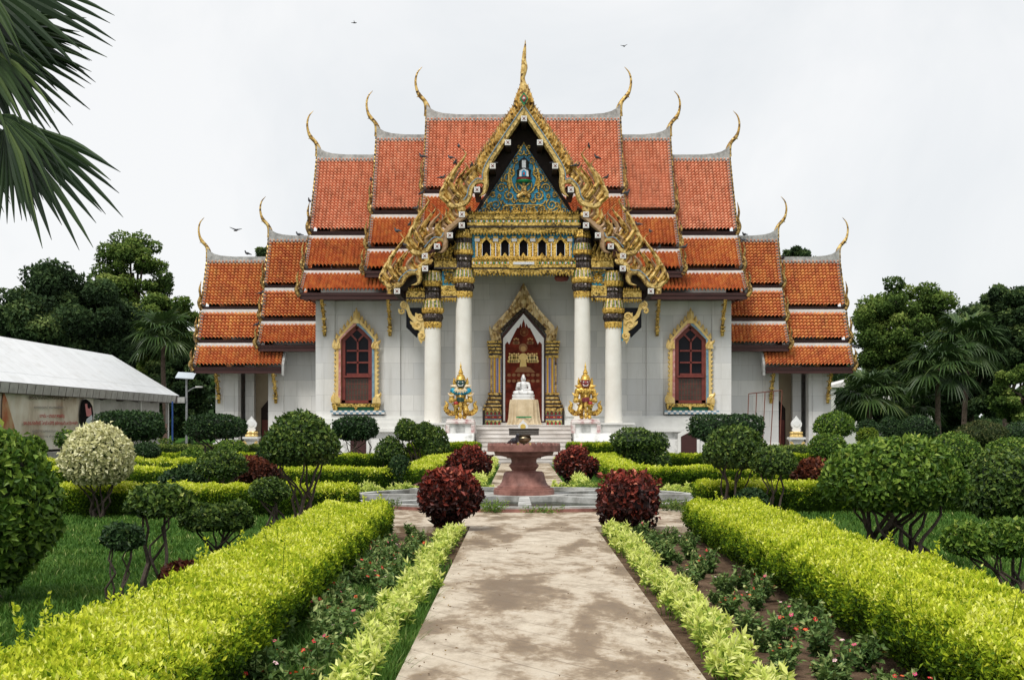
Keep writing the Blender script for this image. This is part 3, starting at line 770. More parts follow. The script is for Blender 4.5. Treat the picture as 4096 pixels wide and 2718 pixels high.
    for cx,cy,r,tn,a0,sg in ((275,1010,45,1.3,1.5,1),(250,1080,38,1.3,2.5,1),(470,1150,50,1.4,0,-1),(440,1250,60,1.2,3,1),(490,1390,42,1.2,2,-1)):
        X,Z = g(*q(cx,cy),m); spiral(k, X, Z, r/5.227*S, tn, a0, sg*m, .12, YC-.14, .1)
    prism(k, gl([q(*p) for p in [(526,1190),(542,1190),(542,1440),(526,1440)]],m), YC-.1, YC+.02, m=1)
    k.build('side_bracket', [MAT['goldpaint'], MAT['blue']], T)
    # dark glazed underside boards behind the bracket
    k = MB(); prism(k, gl([q(*p) for p in [(290,1030),(520,1030),(520,1150),(420,1400),(290,1270)]],m), YC+.3, YC+.36); k.build('bracket_board', MAT['glass'], T)
MAT['goldpaint2'] = gold_mat('flaking gold leaf band', (.16,.09,.03), (.55,.37,.11), (.82,.6,.24), scale=14, rough=.4)
for m in (1,-1): barge(m)
# central spire
c = MB()
planar(c, gl([(1209,268),(1208,240),(1209,222),(1209,205),(1207,192),(1206,180),(1208,168),(1210,155),(1209,140),(1210.5,118),(1212,104),(1212,93)]), [v*S for v in (4,24,27,22,14,11,14,15,11,8,4,1)], YG-.05, .36, n=8)
for a in (-1,1):
    for k,(dx,dy) in enumerate(((6,206),(10,216),(14,226),(18,238))): flame(c, g(1209+a*(dx-2),dy+12), g(1209+a*(dx+5),dy-12), 9*S, YG-.02, .2, -.15*a)
sp = c.build('spire', MAT['gold'], T)
c = MB(); prism(c, gl([(1209,216),(1219,231),(1209,247),(1199,231)]), YG-.3, YG-.2); prism(c, gl([(1209,222),(1215,231),(1209,240),(1203,231)]), YG-.34, YG-.302, m=1)
lathe(c, [(.0,g(0,228)[1]),(.06,g(0,230)[1]),(.06,g(0,233)[1]),(0,g(0,235)[1])], g(1209,0)[0], YG-.36, 10, m=2)
c.build('spire_jewel', [MAT['green'], MAT['red'], MAT['band']], sp)

# ---- pediment ----------------------------------------------------------------
pb = MB(); prism(pb, gl([(1209,316),(1096,488),(1322,488)]), 60.9, 61.0)
ped = pb.build('pediment', MAT['blue'], T)
go = MB(); zq = lambda x,y: (1084.6+x/8.493, 311.5+y/8.493)   # zoomed pediment pixels to frame pixels
def SP(x,y,r,tn,a0,sg,w=20):
    for m in (1,-1):
        px,py = zq(x,y); X,Z = g(px,py,m); spiral(go, X, Z, r/8.493*S, tn, a0 if m == 1 else math.pi-a0, sg*m, w/8.493*S*2.0, 60.86, .14)
def CV(pts,w,y=60.86,mb=None,mm=0,th=.12):
    for m in (1,-1): planar(mb or go, gl([zq(*p) for p in pts],m), [a/8.493*S*1.6 for a in w], y, th, m=mm)
for a in ((610,960,95,1.6,0,1),(500,1290,120,1.7,1,-1),(770,1110,105,1.6,2,1),(270,1400,70,1.5,1,-1),(755,740,110,1.3,-1,-1),(690,1370,70,1.4,0,1),(860,1390,60,1.4,2,-1),(960,1390,52,1.3,1,1),(900,420,70,1.3,1,1),(990,250,70,1.2,.5,-1),(450,1100,60,1.3,1,1),(560,1130,45,1.3,2,-1),(400,1300,55,1.2,1,1),(780,900,60,1.2,1,1),(830,620,60,1.2,2,1),(640,800,45,1.2,2,1),(860,1200,60,1.2,0,-1),(1010,1200,50,1.2,3,1),(580,1420,50,1.2,2,1),(420,1440,40,1.1,2,1),(960,130,40,1.1,0,-1)): SP(*a)
CV([(320,1180),(330,1320),(420,1420),(560,1440)],[16,24,24,10]); CV([(620,1200),(700,1290),(900,1300),(1066,1302)],[14,22,22,18])
CV([(1066,45),(1000,160),(940,270),(860,380)],[10,22,20,8]); CV([(890,420),(850,560),(860,680),(800,760),(830,900),(900,1030),(1020,1090)],[10,26,28,26,26,26,12])
CV([(770,560),(755,700),(755,820),(770,930),(755,1050),(755,1240)],[8,30,46,40,14,12])
CV([(940,860),(900,880),(930,990),(1020,1050),(1066,1060)],[12,20,22,24,24])
CV([(905,1130),(960,1120),(1020,1160),(1066,1165)],[10,60,40,30]); CV([(905,1200),(980,1190),(1066,1230)],[8,26,30])
CV([(150,1455),(600,1452),(1066,1452)],[10,14,18])
for x in (640,760,880,980):
    for m in (1,-1):
        flame(go, g(*zq(x,1450),m), g(*zq(x+20,1330),m), 40/8.493*S, 60.84, .12, .3*m); flame(go, g(*zq(x+50,1450),m), g(*zq(x+30,1370),m), 30/8.493*S, 60.82, .12, -.3*m)
flame(go, g(*zq(1066,1460)), g(*zq(1066,1290)), 70/8.493*S, 60.8, .16, 0)
for u in np.linspace(.06,.94,34):        # small gilded studs along both edges
    for m in (1,-1):
        x,z = g(1209-u*107, 322+u*160, m); lathe(go, [(0,z+.05),(.05,z),(0,z-.05)], x, 60.86, 5)
go.build('gilded_scrollwork', MAT['goldbeam'], ped)
st = MB(); X = g(1209,0)[0]; zz = lambda y: g(0,zq(0,y)[1])[1]; rr = lambda v: v/8.493*S
lathe(st, [(rr(150),zz(860)),(rr(165),zz(830)),(rr(140),zz(800))], X, 60.85, 20, m=2)
lathe(st, [(rr(146),zz(800)),(rr(146),zz(765))], X, 60.85, 20, m=1)
lathe(st, [(rr(138),zz(765)),(rr(138),zz(640)),(rr(150),zz(610)),(rr(100),zz(570)),(rr(103),zz(430)),(rr(60),zz(380)),(rr(8),zz(350)),(rr(2),zz(300))], X, 60.85, 24, m=0)
prism(st, [(X-rr(38),zz(575)),(X+rr(38),zz(575)),(X+rr(38),zz(425)),(X-rr(38),zz(425))], 60.85-rr(112), 60.85-rr(100), m=3)
prism(st, [(X-rr(95),zz(755)),(X+rr(95),zz(755)),(X+rr(85),zz(640)),(X,zz(600)),(X-rr(85),zz(640))], 60.85-rr(155), 60.85-rr(140), m=3)
prism(st, [(X-rr(45),zz(755)),(X+rr(45),zz(755)),(X+rr(45),zz(660)),(X,zz(620)),(X-rr(45),zz(660))], 60.85-rr(165), 60.85-rr(156), m=4)
prism(st, [(X-rr(18),zz(725)),(X+rr(18),zz(725)),(X+rr(18),zz(690)),(X,zz(665)),(X-rr(18),zz(690))], 60.85-rr(175), 60.85-rr(166), m=1)
st.build('stupa_relief', [MAT['darkgrey'], MAT['red'], MAT['green'], MAT['silver'], MAT['blue']], ped)
fg = MB(); sdf_mesh(fg, [('e',(X,60.72,zz(1010)),(rr(60),.08,rr(90))),('e',(X,60.7,zz(880)),(rr(34),.07,rr(40))),('c',(X-rr(20),60.72,zz(950)),(X-rr(120),60.72,zz(860)),rr(20),rr(14)),('c',(X+rr(20),60.72,zz(950)),(X+rr(120),60.72,zz(860)),rr(20),rr(14)),('c',(X-rr(20),60.72,zz(1070)),(X-rr(110),60.72,zz(1130)),rr(40),rr(40)),('c',(X+rr(20),60.72,zz(1070)),(X+rr(110),60.72,zz(1130)),rr(40),rr(40))], .022, .03)
fg.build('bearer_relief', MAT['gold'], ped, smooth=True)
# ---- entablature, niches and beams -------------------------------------------
en = MB(); YE = 60.35
def EB(mb, x0, x1, y0, y1, yf, yb=61.0, m=0):
    a = g(x0,y1); b = g(x1,y0); box(mb, a[0], b[0], yf, yb, a[1], b[1], m=m)
def teeth(mb, x0, x1, y, h, n, yf, down=True, m=0):
    for k in range(n):
        xc = x0+(x1-x0)*(k+.5)/n; wq = (x1-x0)/n
        flame(mb, g(xc, y), g(xc, y+(h if down else -h)), wq*S*1.05, yf, .1, 0, m=m)
teeth(en, 1080, 1338, 490, 9, 42, YE-.06, False); EB(en, 1079, 1339, 489, 497, YE)
EB(en, 1078, 1340, 497, 501, YE-.1); EB(en, 1080, 1338, 501, 511, YE-.02); EB(en, 1077, 1341, 511, 517, YE-.14); EB(en, 1077, 1341, 517, 521, YE-.08, m=1)
for k in range(40):
    x,z = g(1084+k*6.45, 506); prism(en, [(x-.05,z),(x,z+.06),(x+.05,z),(x,z-.06)], YE-.05, YE-.021, m=2 if k % 2 else 3)
EB(en, 1083, 1335, 521, 527, YE); teeth(en, 1083, 1335, 527, 13, 34, YE-.04)
en.build('entablature', [MAT['goldbeam'], MAT['darkmos'], MAT['green'], MAT['silver']], T)
np_ = MB(); EB(np_, 1088, 1330, 527, 592, 60.62, 60.8); nich = np_.build('niche_panel', MAT['blue'], T)
for i in range(5):
    xc = 1121.5+i*43.3
    a = MB(); o = [(xc-17,590),(xc-17,556),(xc-9,546),(xc,540),(xc+9,546),(xc+17,556),(xc+17,590)]; n = [(xc-10.5,590),(xc-10.5,558),(xc-5,551),(xc,547),(xc+5,551),(xc+10.5,558),(xc+10.5,590)]
    for k in range(6): prism(a, gl([o[k],o[k+1],n[k+1],n[k]]), 60.5, 60.62)
    for k in range(5): flame(a, g(xc-17,584-k*6), g(xc-20,578-k*6), 5*S, 60.52, .08, .2); flame(a, g(xc+17,584-k*6), g(xc+20,578-k*6), 5*S, 60.52, .08, -.2)
    for s_ in (-1,1): flame(a, g(xc+s_*12,551), g(xc+s_*13,543), 6*S, 60.5, .08, 0)
    flame(a, g(xc,546), g(xc,535), 7*S, 60.5, .1, 0); EB(a, xc-15, xc+15, 586, 591, 60.46, 60.6); flame(a, g(xc,588), g(xc,578), 9*S, 60.5, .1, 0)
    for s_ in (-1,1): prism(a, gl([(xc+s_*10.4,588),(xc+s_*9.2,588),(xc+s_*9.2,558),(xc+s_*10.4,558)]), 60.48, 60.5, m=1)
    na = a.build('niche_arch', [MAT['goldfine'], MAT['silver']], nich)
    a = MB(); prism(a, gl(n), 60.6, 60.619); a.build('niche_opening', MAT['black'], na)  # flat black sheet painted as the unlit depth of the opening
for i in range(6):
    xc = 1099.8+i*43.3; a = MB()
    EB(a, xc-4.5, xc+4.5, 552, 590, 60.53, 60.62); EB(a, xc-6, xc+6, 545, 552, 60.5, 60.62, m=1); EB(a, xc-5.5, xc+5.5, 540, 545, 60.52, 60.62); EB(a, xc-1, xc+1, 556, 586, 60.515, 60.53, m=1)
    a.build('niche_pilaster', [MAT['goldfine'], MAT['silver']], nich)
bm = MB()
EB(bm, 1088, 1330, 591, 596, 60.42); EB(bm, 1088, 1330, 597, 609, YE); EB(bm, 1088, 1330, 609, 614, YE-.1); EB(bm, 1174, 1243, 599, 616, YE-.2, YE); EB(bm, 1184, 1233, 602, 608, YE-.25, YE-.2, m=3)
EB(bm, 1092, 1326, 614, 618, YE-.02, m=1); EB(bm, 1092, 1326, 618, 624, YE-.05); teeth(bm, 1092, 1326, 623, 12, 32, YE-.06)
teeth(bm, 1090, 1328, 597, 7, 44, YE-.04, False)
for k in range(36):
    x,z = g(1092+k*6.7, 603); prism(bm, [(x-.05,z),(x,z+.06),(x+.05,z),(x,z-.06)], YE-.03, YE-.001, m=2 if k % 2 else 3)
bm.build('lintel_beam', [MAT['goldbeam'], MAT['darkmos'], MAT['green'], MAT['silver']], T)
for m in (1,-1):
    def EM(mb, x0, x1, y0, y1, yf, yb=61.0, mm=0):
        a = g(x0,y1,m); b = g(x1,y0,m); box(mb, min(a[0],b[0]), max(a[0],b[0]), yf, yb, a[1], b[1], m=mm)
    def TM(mb, x0, x1, y, h, n, yf, down=True):
        for k in range(n):
            xc = x0+(x1-x0)*(k+.5)/n; flame(mb, g(xc,y,m), g(xc,y+(h if down else -h),m), (x1-x0)/n*S*1.05, yf, .1, 0)
    s = MB(); EM(s,1000,1052,598,605,YE+.05); EM(s,1000,1052,605,613,YE); EM(s,1000,1052,613,617,YE-.06,mm=1); TM(s,1000,1052,598,9,8,YE,False)
    s.build('side_beam', [MAT['goldbeam'], MAT['darkmos']], T); s = MB(); EM(s,1016,1052,655,668,YE+.02); EM(s,1016,1052,668,680,YE-.02); EM(s,1016,1052,680,684,YE-.06,mm=1); TM(s,1016,1052,684,11,6,YE-.04)
    s.build('side_beam', [MAT['goldbeam'], MAT['darkmos']], T); s = MB(); EM(s,935,978,667,672,YE+.1); EM(s,935,978,672,683,YE); EM(s,935,978,683,687,YE-.05,mm=1); TM(s,935,978,687,10,7,YE-.04); TM(s,938,978,668,9,7,YE,False)
    s.build('side_beam', [MAT['goldbeam'], MAT['darkmos']], T)
    s = MB(); TM(s,1018,1052,622,-8,5,YE+.02); s.build('bead_row', MAT['goldbeam'], T)
    s = MB(); EM(s,1018,1052,618,657,60.55,60.7)
    pn = s.build('side_panel', MAT['blue'], T)
    s = MB(); X,Z = g(1035,636,m)
    for a in range(8): flame(s, (X+.04*math.cos(a*.785),Z+.04*math.sin(a*.785)), (X+.26*math.cos(a*.785),Z+.32*math.sin(a*.785)), .13, 60.52, .1, .5)
    for a in (-1,1): 
        for b in (-1,1): spiral(s, X+a*.17, Z+b*.2, .1, 1.3, 0, a*b, .06, 60.5, .08)
    s.build('gilt_rosette', MAT['goldbeam'], pn)
    # scrollwork standing on the outer beam, under the lower eave
    s = MB()
    for k in range(6):
        xx = 990+k*10; flame(s, g(xx,598,m), g(xx+6,575-k*5,m), 10*S, 60.5, .12, .25)
    s.build('beam_foliage', MAT['goldbeam'], T)
# hanging lamp under the beam on the right
l = MB(); x = PX(1296,62); z = PZ(640,62); lathe(l, [(.02,z+.6),(.02,z+.2),(.3,z+.12),(.36,z-.02),(.28,z-.16),(.0,z-.2)], x, 62, 20)
l.build('hanging_bell', MAT['redframe'], T, smooth=True)

# ---- portal ------------------------------------------------------------------
YP = 63.6
def D(x, y): return (CX+(x-490)*.004835, 8.96-y*.004835)
def dl(pts, m=1): return [D(490+m*(x-490), y) for x,y in pts]
po = MB()
for m in (1,-1):
    # sloping gilded hood: panels with flame grooves
    o = [(490,75),(425,200),(340,340),(240,450),(180,520),(165,665)]; n = [(490,340),(440,400),(370,470),(300,540),(255,600),(265,665)]
    for k in range(5): prism(po, dl([o[k],o[k+1],n[k+1],n[k]],m), YP-.12, YP+.25)
    for k in range(9):
        u = k/8.5; bx = 470-u*215; by = 350+u*240
        a,b = dl([(bx,by),(bx-35+8*u,by-150+70*u)],m); flame(po, a, b, .2, YP-.16, .14, .2*m)
    a,b = dl([(185,665),(150,510)],m); flame(po, a, b, .26, YP-.2, .24, -.1*m)
    a,b = dl([(235,665),(200,560)],m); flame(po, a, b, .26, YP-.22, .22, -.1*m)
flame(po, D(490,330), D(490,80), .3, YP-.2, .24, 0)
pt = po.build('portal', MAT['hood'], T)
for m in (1,-1):
    q = MB(); o = [(490,345),(380,450),(270,560)]
    planar(q, dl(o,m), [.16]*3, YP-.22, .06, n=4, sub=1, m=0, thick_follow=False); q.build('glass_edging', MAT['darkmos'], pt)
    q = MB()
    for k,(y0,y1,x0,gm,pr) in enumerate(((668,690,122,0,.32),(690,705,130,1,.2),(705,722,124,0,.32),(722,738,132,1,.18),(738,756,130,0,.28),(756,772,140,1,.16),(772,790,134,0,.26),(790,812,142,1,.16),(812,838,138,0,.26))):
        a = dl([(x0,y1),(266,y0)],m); box(q, min(a[0][0],a[1][0]), max(a[0][0],a[1][0]), YP-pr, YP+.3, a[0][1], a[1][1], m=gm)
    q.build('portal_capital', [MAT['goldbeam'], MAT['darkmos']], pt)
    q = MB()
    for x0,x1,mm,pr in ((145,182,0,.08),(184,206,1,.14),(206,212,2,.14),(212,218,3,.15),(218,230,4,.16),(230,236,3,.15),(236,241,2,.14),(241,256,1,.14),(256,264,5,.1)):
        a = dl([(x0,1190),(x1,838)],m); box(q, min(a[0][0],a[1][0]), max(a[0][0],a[1][0]), YP-pr, YP+.3, a[0][1], a[1][1], m=mm)
    for x in (150,182,262):
        for k in range(34):
            a,b = dl([(x-6,1188-k*10.3),(x+6,1180-k*10.3)],m); planar(q, [a,b], [.03,.03], YP-.16, .02, n=4, sub=1, m=3 if k % 2 else 4, thick_follow=False)
    q.build('portal_shaft', [MAT['gold'], M('bright yellow glass',(.7,.4,.02),(.8,.5,.05),8,.3), MAT['red'], MAT['band'], M('ultramarine glass',(.02,.03,.2),(.04,.06,.32),8,.3), MAT['goldbeam']], pt)
    q = MB()
    rows = ((1190,1212,130,0,.28),(1212,1232,138,1,.16),(1232,1252,128,0,.26),(1252,1272,122,1,.24),(1272,1292,112,0,.38),(1292,1312,106,1,.3),(1312,1328,92,0,.46),(1328,1344,100,1,.36),(1344,1370,82,0,.52),(1412,1424,108,3,.32),(1424,1450,102,4,.36),(1450,1466,104,3,.34),(1520,1545,92,5,.5))
    for y0,y1,x0,mm,pr in rows:
        a = dl([(x0,y1),(266,y0)],m); box(q, min(a[0][0],a[1][0]), max(a[0][0],a[1][0]), YP-pr, YP+.3, a[0][1], a[1][1], m=mm)
    for y0,y1,dn in ((1370,1412,False),(1466,1520,True)):       # painted lotus bands
        a = dl([(105,y1),(266,y0)],m); box(q, min(a[0][0],a[1][0]), max(a[0][0],a[1][0]), YP-.36, YP+.3, a[0][1], a[1][1], m=2)
        for k in range(4):
            xc = 126+k*40
            for wv,mm,dy,yy in ((36,6,0,.37),(22,7,8,.39)):
                t0,t1 = (y0+2+dy,y1-1) if not dn else (y0+2+dy,y1-1)
                a = dl([(xc-wv/2,t1),(xc-wv/2,(t0+t1)/2),(xc,t0),(xc+wv/2,(t0+t1)/2),(xc+wv/2,t1)],m); prism(q, a, YP-yy, YP-yy+.02, m=mm)
    for k in range(7): 
        x,z = dl([(115+k*23,1437)],m)[0]; lathe(q, [(0,z+.04),(.04,z),(0,z-.04)], x, YP-.37, 6, m=(2,4,6)[k%3])
    q.build('portal_base', [MAT['gold'], MAT['darkmos'], MAT['goldpaint'], MAT['blueline'], MAT['red'], MAT['step'], MAT['green'], MAT['red']], pt)
q = MB(); prism(q, dl([(268,1490),(268,615),(490,352)])+dl([(268,615),(268,1490)],-1), YP-.06, YP+.05); q.build('doorway', MAT['maroon'], pt)
wv = MB()
inn = [(300,1475),(300,700),(328,672),(338,700),(372,640),(425,535),(432,530),(445,532),(465,490),(470,535),(474,490),(490,448)]
outp = [(284,1475),(284,630),(490,392)]
for m in (1,-1):
    prism(wv, dl([(284,1475),(304,1475),(304,700),(284,640)],m), YP-.1, YP-.061)
    prism(wv, dl([(284,640),(304,700),(328,672),(345,702),(372,640),(425,535),(440,534),(465,488),(470,534),(476,488),(490,448),(490,392)],m), YP-.1, YP-.061)
wv.build('white_valance', MAT['marble'], pt)
dp = MB(); prism(dp, dl([(305,1490),(305,700),(490,448)])+dl([(305,700),(305,1490)],-1), YP-.085, YP-.0605)
dpo = dp.build('painted_door', M('dark red lacquer with faded panels',(.07,.012,.007),(.2,.034,.018),2.6,.8,0,.2,spec=.1), pt)
fp = MB()
def disc(x,y,r,mm=0,sx=1,yy=.1,n=14): prism(fp, [D(x+r*sx*math.cos(a),y+r*math.sin(a)) for a in np.linspace(0,2*np.pi,n,endpoint=False)], YP-yy, YP-yy+.012, m=mm)
for a in range(12):       # wheel
    a0=a*math.pi/6; planar(fp, [D(497,578),D(497+38*math.cos(a0),578+38*math.sin(a0))], [.016,.016], YP-.095, .012, n=4, sub=1, m=1, thick_follow=False)
for r in (40,10): planar(fp, [D(497+r*math.cos(a),578+r*math.sin(a)) for a in np.linspace(0,2*np.pi,20)], [.02]*20, YP-.095, .012, n=4, sub=1, m=1, thick_follow=False)
disc(487,735,44,1); disc(487,745,26,2,yy=.105)
for s_ in (-1,1):
    for k in range(3): disc(487+s_*(52+k*19), 650-(k==1)*8, 9, 2); disc(487+s_*(52+k*19), 685, 17, 1, yy=.096)
    for k in range(5):
        disc(487+s_*(48+k*22), 797+(k%2)*5, 9, 0); disc(487+s_*(46+k*22), 835, 22+(k%2)*6, 0, .75, yy=.097); disc(487+s_*(52+k*22), 870, 16, 0, 1.2, yy=.098)
disc(487,830,40,0,1.1,.107); prism(fp, [D(462,850),D(512,850),D(522,925),D(452,928)], YP-.108, YP-.096)
prism(fp, [D(400,980),D(430,935),(D(490,918)),D(560,935),D(610,985)], YP-.097, YP-.086, m=1)
for k in range(14): disc(345+(k%7)*48, 1010+(k//7)*60, 16, 1, 1.2, .09+.0005*k)
fp.build('gilt_figures', [MAT['goldpaint'], M('faded brown gilding',(.22,.09,.03),(.3,.14,.05),6,.5), M('dull gold gilding',(.4,.22,.07),(.5,.3,.1),6,.45)], dpo)
fl = MB(); a,b = D(262,1545),D(718,1490); box(fl, a[0],b[0],YP-.55,YP+.1,a[1],b[1]); fl.build('door_step', MAT['step'], pt)
# ================================================================== STATUES AND SMALL THINGS AT THE PORCH
# ---- draped table and seated statue
tx, ty = PX(1209,62), 61.9
t = thing('altar_table', 'table draped in pale gold cloth in front of the red temple door', 'table', (tx, ty, 1.645))
c = MB(); n = 200; th = np.linspace(0,2*np.pi,n,endpoint=False); V = []
cs = np.sign(np.cos(th))*np.abs(np.cos(th))**.35; sn = np.sign(np.sin(th))*np.abs(np.sin(th))**.35
fold = .5*np.sin(th*31)+.5*np.sin(th*47+1)+.4*np.sin(th*19+2)
for k,(z,gx,fd) in enumerate(((1.2,.62,.0),(1.185,.66,.006),(1.0,.675,.018),(.7,.685,.028),(.35,.7,.036),(.08,.74,.045),(.015,.8,.05))):
    fd = fd*1.9; V.append(np.stack([tx+cs*(gx+fold*fd), ty+sn*(gx*.55+fold*fd), np.full(n,1.645+z)],1))
i = np.arange(n); j = (i+1)%n
for k in range(6): c.add(np.concatenate([V[k],V[k+1]]), np.stack([i,j,n+j,n+i],1))
c.add(V[0],[list(range(n))])
c.build('cloth', M('pale gold satin',(.5,.39,.24),(.68,.56,.38),2.5,.45), t, smooth=True)
c = MB(); box(c, tx-.55, tx+.55, ty-.3, ty+.3, 1.648, 2.8); c.build('table_frame', MAT['redframe'], t)
c = MB(); box(c, tx-.36, tx+.36, ty-.47, ty-.44, 1.98, 2.04); c.build('green_rail', MAT['green'], t)
bz = 1.645+1.203
b = thing('seated_statue', 'white marble seated figure with raised hand on the draped table', 'statue', (tx-.03, ty, bz)); bx = tx-.03
m_ = MB()
for z0,z1,rx in ((0,.1,.52),(.1,.13,.47),(.13,.24,.51)):
    prismz(m_, [(bx+rx*math.cos(a)*(1+.03*math.cos(14*a)), ty+rx*.66*math.sin(a)) for a in np.linspace(0,2*np.pi,56,endpoint=False)], bz+z0, bz+z1)
m_.build('lotus_base', MAT['marble'], b)
m_ = MB(); o = np.array((bx,ty,bz)); c3 = lambda p0,p1,r0,r1: ('c',tuple(o+np.array(p0)),tuple(o+np.array(p1)),r0,r1); e3 = lambda p,r: ('e',tuple(o+np.array(p)),r)
sdf_mesh(m_, [c3((-.12,0,.34),(-.4,-.14,.32),.12,.09),c3((.12,0,.34),(.4,-.14,.32),.12,.09),c3((-.38,-.16,.31),(.16,-.26,.31),.085,.07),c3((.38,-.16,.31),(-.16,-.24,.34),.085,.07),
  e3((0,.03,.36),(.3,.2,.13)),c3((0,.06,.36),(0,.05,.7),.175,.19),c3((-.19,.05,.74),(.19,.05,.74),.095,.095),c3((0,.04,.8),(0,.02,.93),.07,.062),e3((0,0,1.0),(.093,.108,.128)),e3((0,.01,1.1),(.078,.088,.06)),e3((0,.02,1.155),(.045,.05,.045)),
  c3((-.095,.01,1.02),(-.1,.01,.92),.02,.022),c3((.095,.01,1.02),(.1,.01,.92),.02,.022),c3((0,-.1,1.03),(0,-.12,.985),.01,.02),c3((-.03,-.098,.945),(.03,-.098,.945),.014,.014),
  c3((-.25,.05,.74),(-.3,-.01,.5),.075,.065),c3((-.3,-.01,.5),(-.21,-.19,.62),.062,.045),c3((-.21,-.2,.63),(-.2,-.215,.75),.045,.02),c3((.25,.05,.74),(.31,-.02,.48),.075,.065),c3((.31,-.02,.48),(.04,-.24,.43),.06,.05)], .014, .035)
m_.build('body', MAT['marble'], b, smooth=True)
# ---- guardian statues
def guardian(name, label, X, Y, mirror, skin, robe, collar):
    z0 = 1.91; t = thing(name, label, 'statue', (X,Y,z0)); o = np.array((X,Y,z0)); s = mirror
    P = lambda p: tuple(o+np.array((p[0]*s,p[1],p[2])))
    C = lambda a,b_,r0,r1: ('c',P(a),P(b_),r0,r1); E = lambda p,r: ('e',P(p),r)
    m = MB()
    sdf_mesh(m, [C((0,.05,.75),(0,.03,1.2),.2,.25),C((-.26,.03,1.28),(.26,.03,1.28),.13,.13),C((0,.02,1.3),(0,0,1.48),.11,.1),E((0,0,1.62),(.2,.2,.2)),
      C((-.36,.03,1.27),(-.44,0,.82),.12,.1),C((-.44,0,.82),(-.1,-.3,.86),.1,.07),C((.36,.03,1.27),(.44,0,.82),.12,.1),C((.44,0,.82),(.1,-.3,.82),.1,.07),
      C((-.14,0,.68),(-.2,-.34,.62),.16,.13),C((-.2,-.34,.62),(-.17,-.26,.12),.115,.08),E((-.17,-.34,.05),(.09,.17,.06)),
      C((.12,0,.66),(.24,-.1,.36),.17,.14),C((.24,-.1,.36),(.16,.12,.12),.13,.1),E((.16,-.02,.06),(.1,.2,.07))], .022, .05)
    m.build('body', robe, t, smooth=True)
    m = MB()
    sdf_mesh(m, [E((0,-.01,1.61),(.215,.215,.215)),C((0,-.2,1.68),(0,-.25,1.6),.03,.055),C((-.1,-.2,1.52),(.1,-.2,1.52),.045,.045),C((-.1,-.2,1.46),(.1,-.2,1.46),.04,.04),C((-.15,-.16,1.73),(-.03,-.21,1.7),.03,.03),C((.15,-.16,1.73),(.03,-.21,1.7),.03,.03),C((0,0,1.34),(0,0,1.45),.13,.115)], .018, .02)
    hd = m.build('head', skin, t, smooth=True)
    m = MB()
    for a in (-1,1):
        sdf_mesh(m, [E((a*.085,-.2,1.65),(.038,.03,.03))], .01, .01)
        m.add([P((a*.09-.02,-.25,1.5)),P((a*.09+.02,-.25,1.5)),P((a*.13,-.235,1.6))],[[0,1,2]])
    planar(m, [(X-.11,z0+1.5),(X-.05,z0+1.485),(X+.05,z0+1.485),(X+.11,z0+1.5)], [.03,.04,.04,.03], Y-.245, .02)
    m.build('eyes_and_fangs', MAT['band'], hd)
    m = MB()
    for q,z in enumerate((.94,.895,.85,.805)):      # two stacked fists, four knuckled fingers each side
        sdf_mesh(m, [C((-.13,-.33,z),(-.02,-.42,z-.01),.03,.026),C((.13,-.33,z-.02),(.02,-.43,z-.03),.03,.026)], .012, .015)
    sdf_mesh(m, [E((-.11,-.3,.87),(.07,.07,.09)),E((.11,-.3,.84),(.07,.07,.09)),C((-.06,-.37,.95),(.02,-.41,.98),.026,.02),C((.06,-.37,.92),(-.02,-.42,.95),.026,.02)], .014, .02)
    m.build('hands', skin, t, smooth=True)
    m = MB(); cx,cy = X,Y-.38
    lathe(m, [(.0,z0+1.09),(.05,z0+1.04),(.07,z0+.98),(.035,z0+.92),(.05,z0+.75),(.075,z0+.6),(.05,z0+.5),(.08,z0+.36),(.055,z0+.28),(.09,z0+.14),(.06,z0+.03),(.0,z0)], cx, cy, 14)
    m.build('club', MAT['goldfine'], t, smooth=True)
    m = MB()
    lathe(m, [(.215,z0+1.72),(.235,z0+1.76),(.22,z0+1.8),(.2,z0+1.83),(.205,z0+1.86),(.165,z0+1.92),(.17,z0+1.95),(.1,z0+2.0),(.1,z0+2.06),(.13,z0+2.08),(.08,z0+2.13),(.09,z0+2.16),(.055,z0+2.2),(.06,z0+2.24),(.035,z0+2.28),(.045,z0+2.38),(.02,z0+2.44),(.005,z0+2.56)], X, Y, 20)
    for a in (-1,1):
        flame(m, (X+a*.21,z0+1.5), (X+a*.33,z0+1.86), .17, Y, .1, -.15*a); lathe(m, [(0,z0+1.46),(.05,z0+1.42),(0,z0+1.37)], X+a*.2, Y-.04, 8)
    m.build('crown', MAT['goldfine'], t, smooth=False)
    if skin is gs:
        m = MB(); sdf_mesh(m,[E((-.33,.02,1.26),(.155,.16,.15)),E((.33,.02,1.26),(.155,.16,.15)),E((0,-.02,1.18),(.3,.25,.16))],.022,.05); m.build('blue_sleeves', bluerobe, t, smooth=True)
    m = MB()
    for k in range(7):        # petal collar
        a = (k-3)*.42; flame(m, (X+.15*math.sin(a),z0+1.35-.03*math.cos(a)), (X+.33*math.sin(a),z0+1.3-.17*math.cos(a)), .13, Y-.2-.07*math.cos(a), .05, 0)
    for a in (-1,1):
        flame(m, (X+a*.14,z0+1.36), (X+a*.48,z0+1.52), .22, Y-.05, .2, .15*a)
        planar(m, [(X+a*.3,z0+1.08),(X+a*.42,z0+1.05),(X+a*.52,z0+1.1),(X+a*.58,z0+1.18)], [.1,.13,.09,.02], Y-.02, .3)
    m.build('collar', collar, t)
    m = MB()
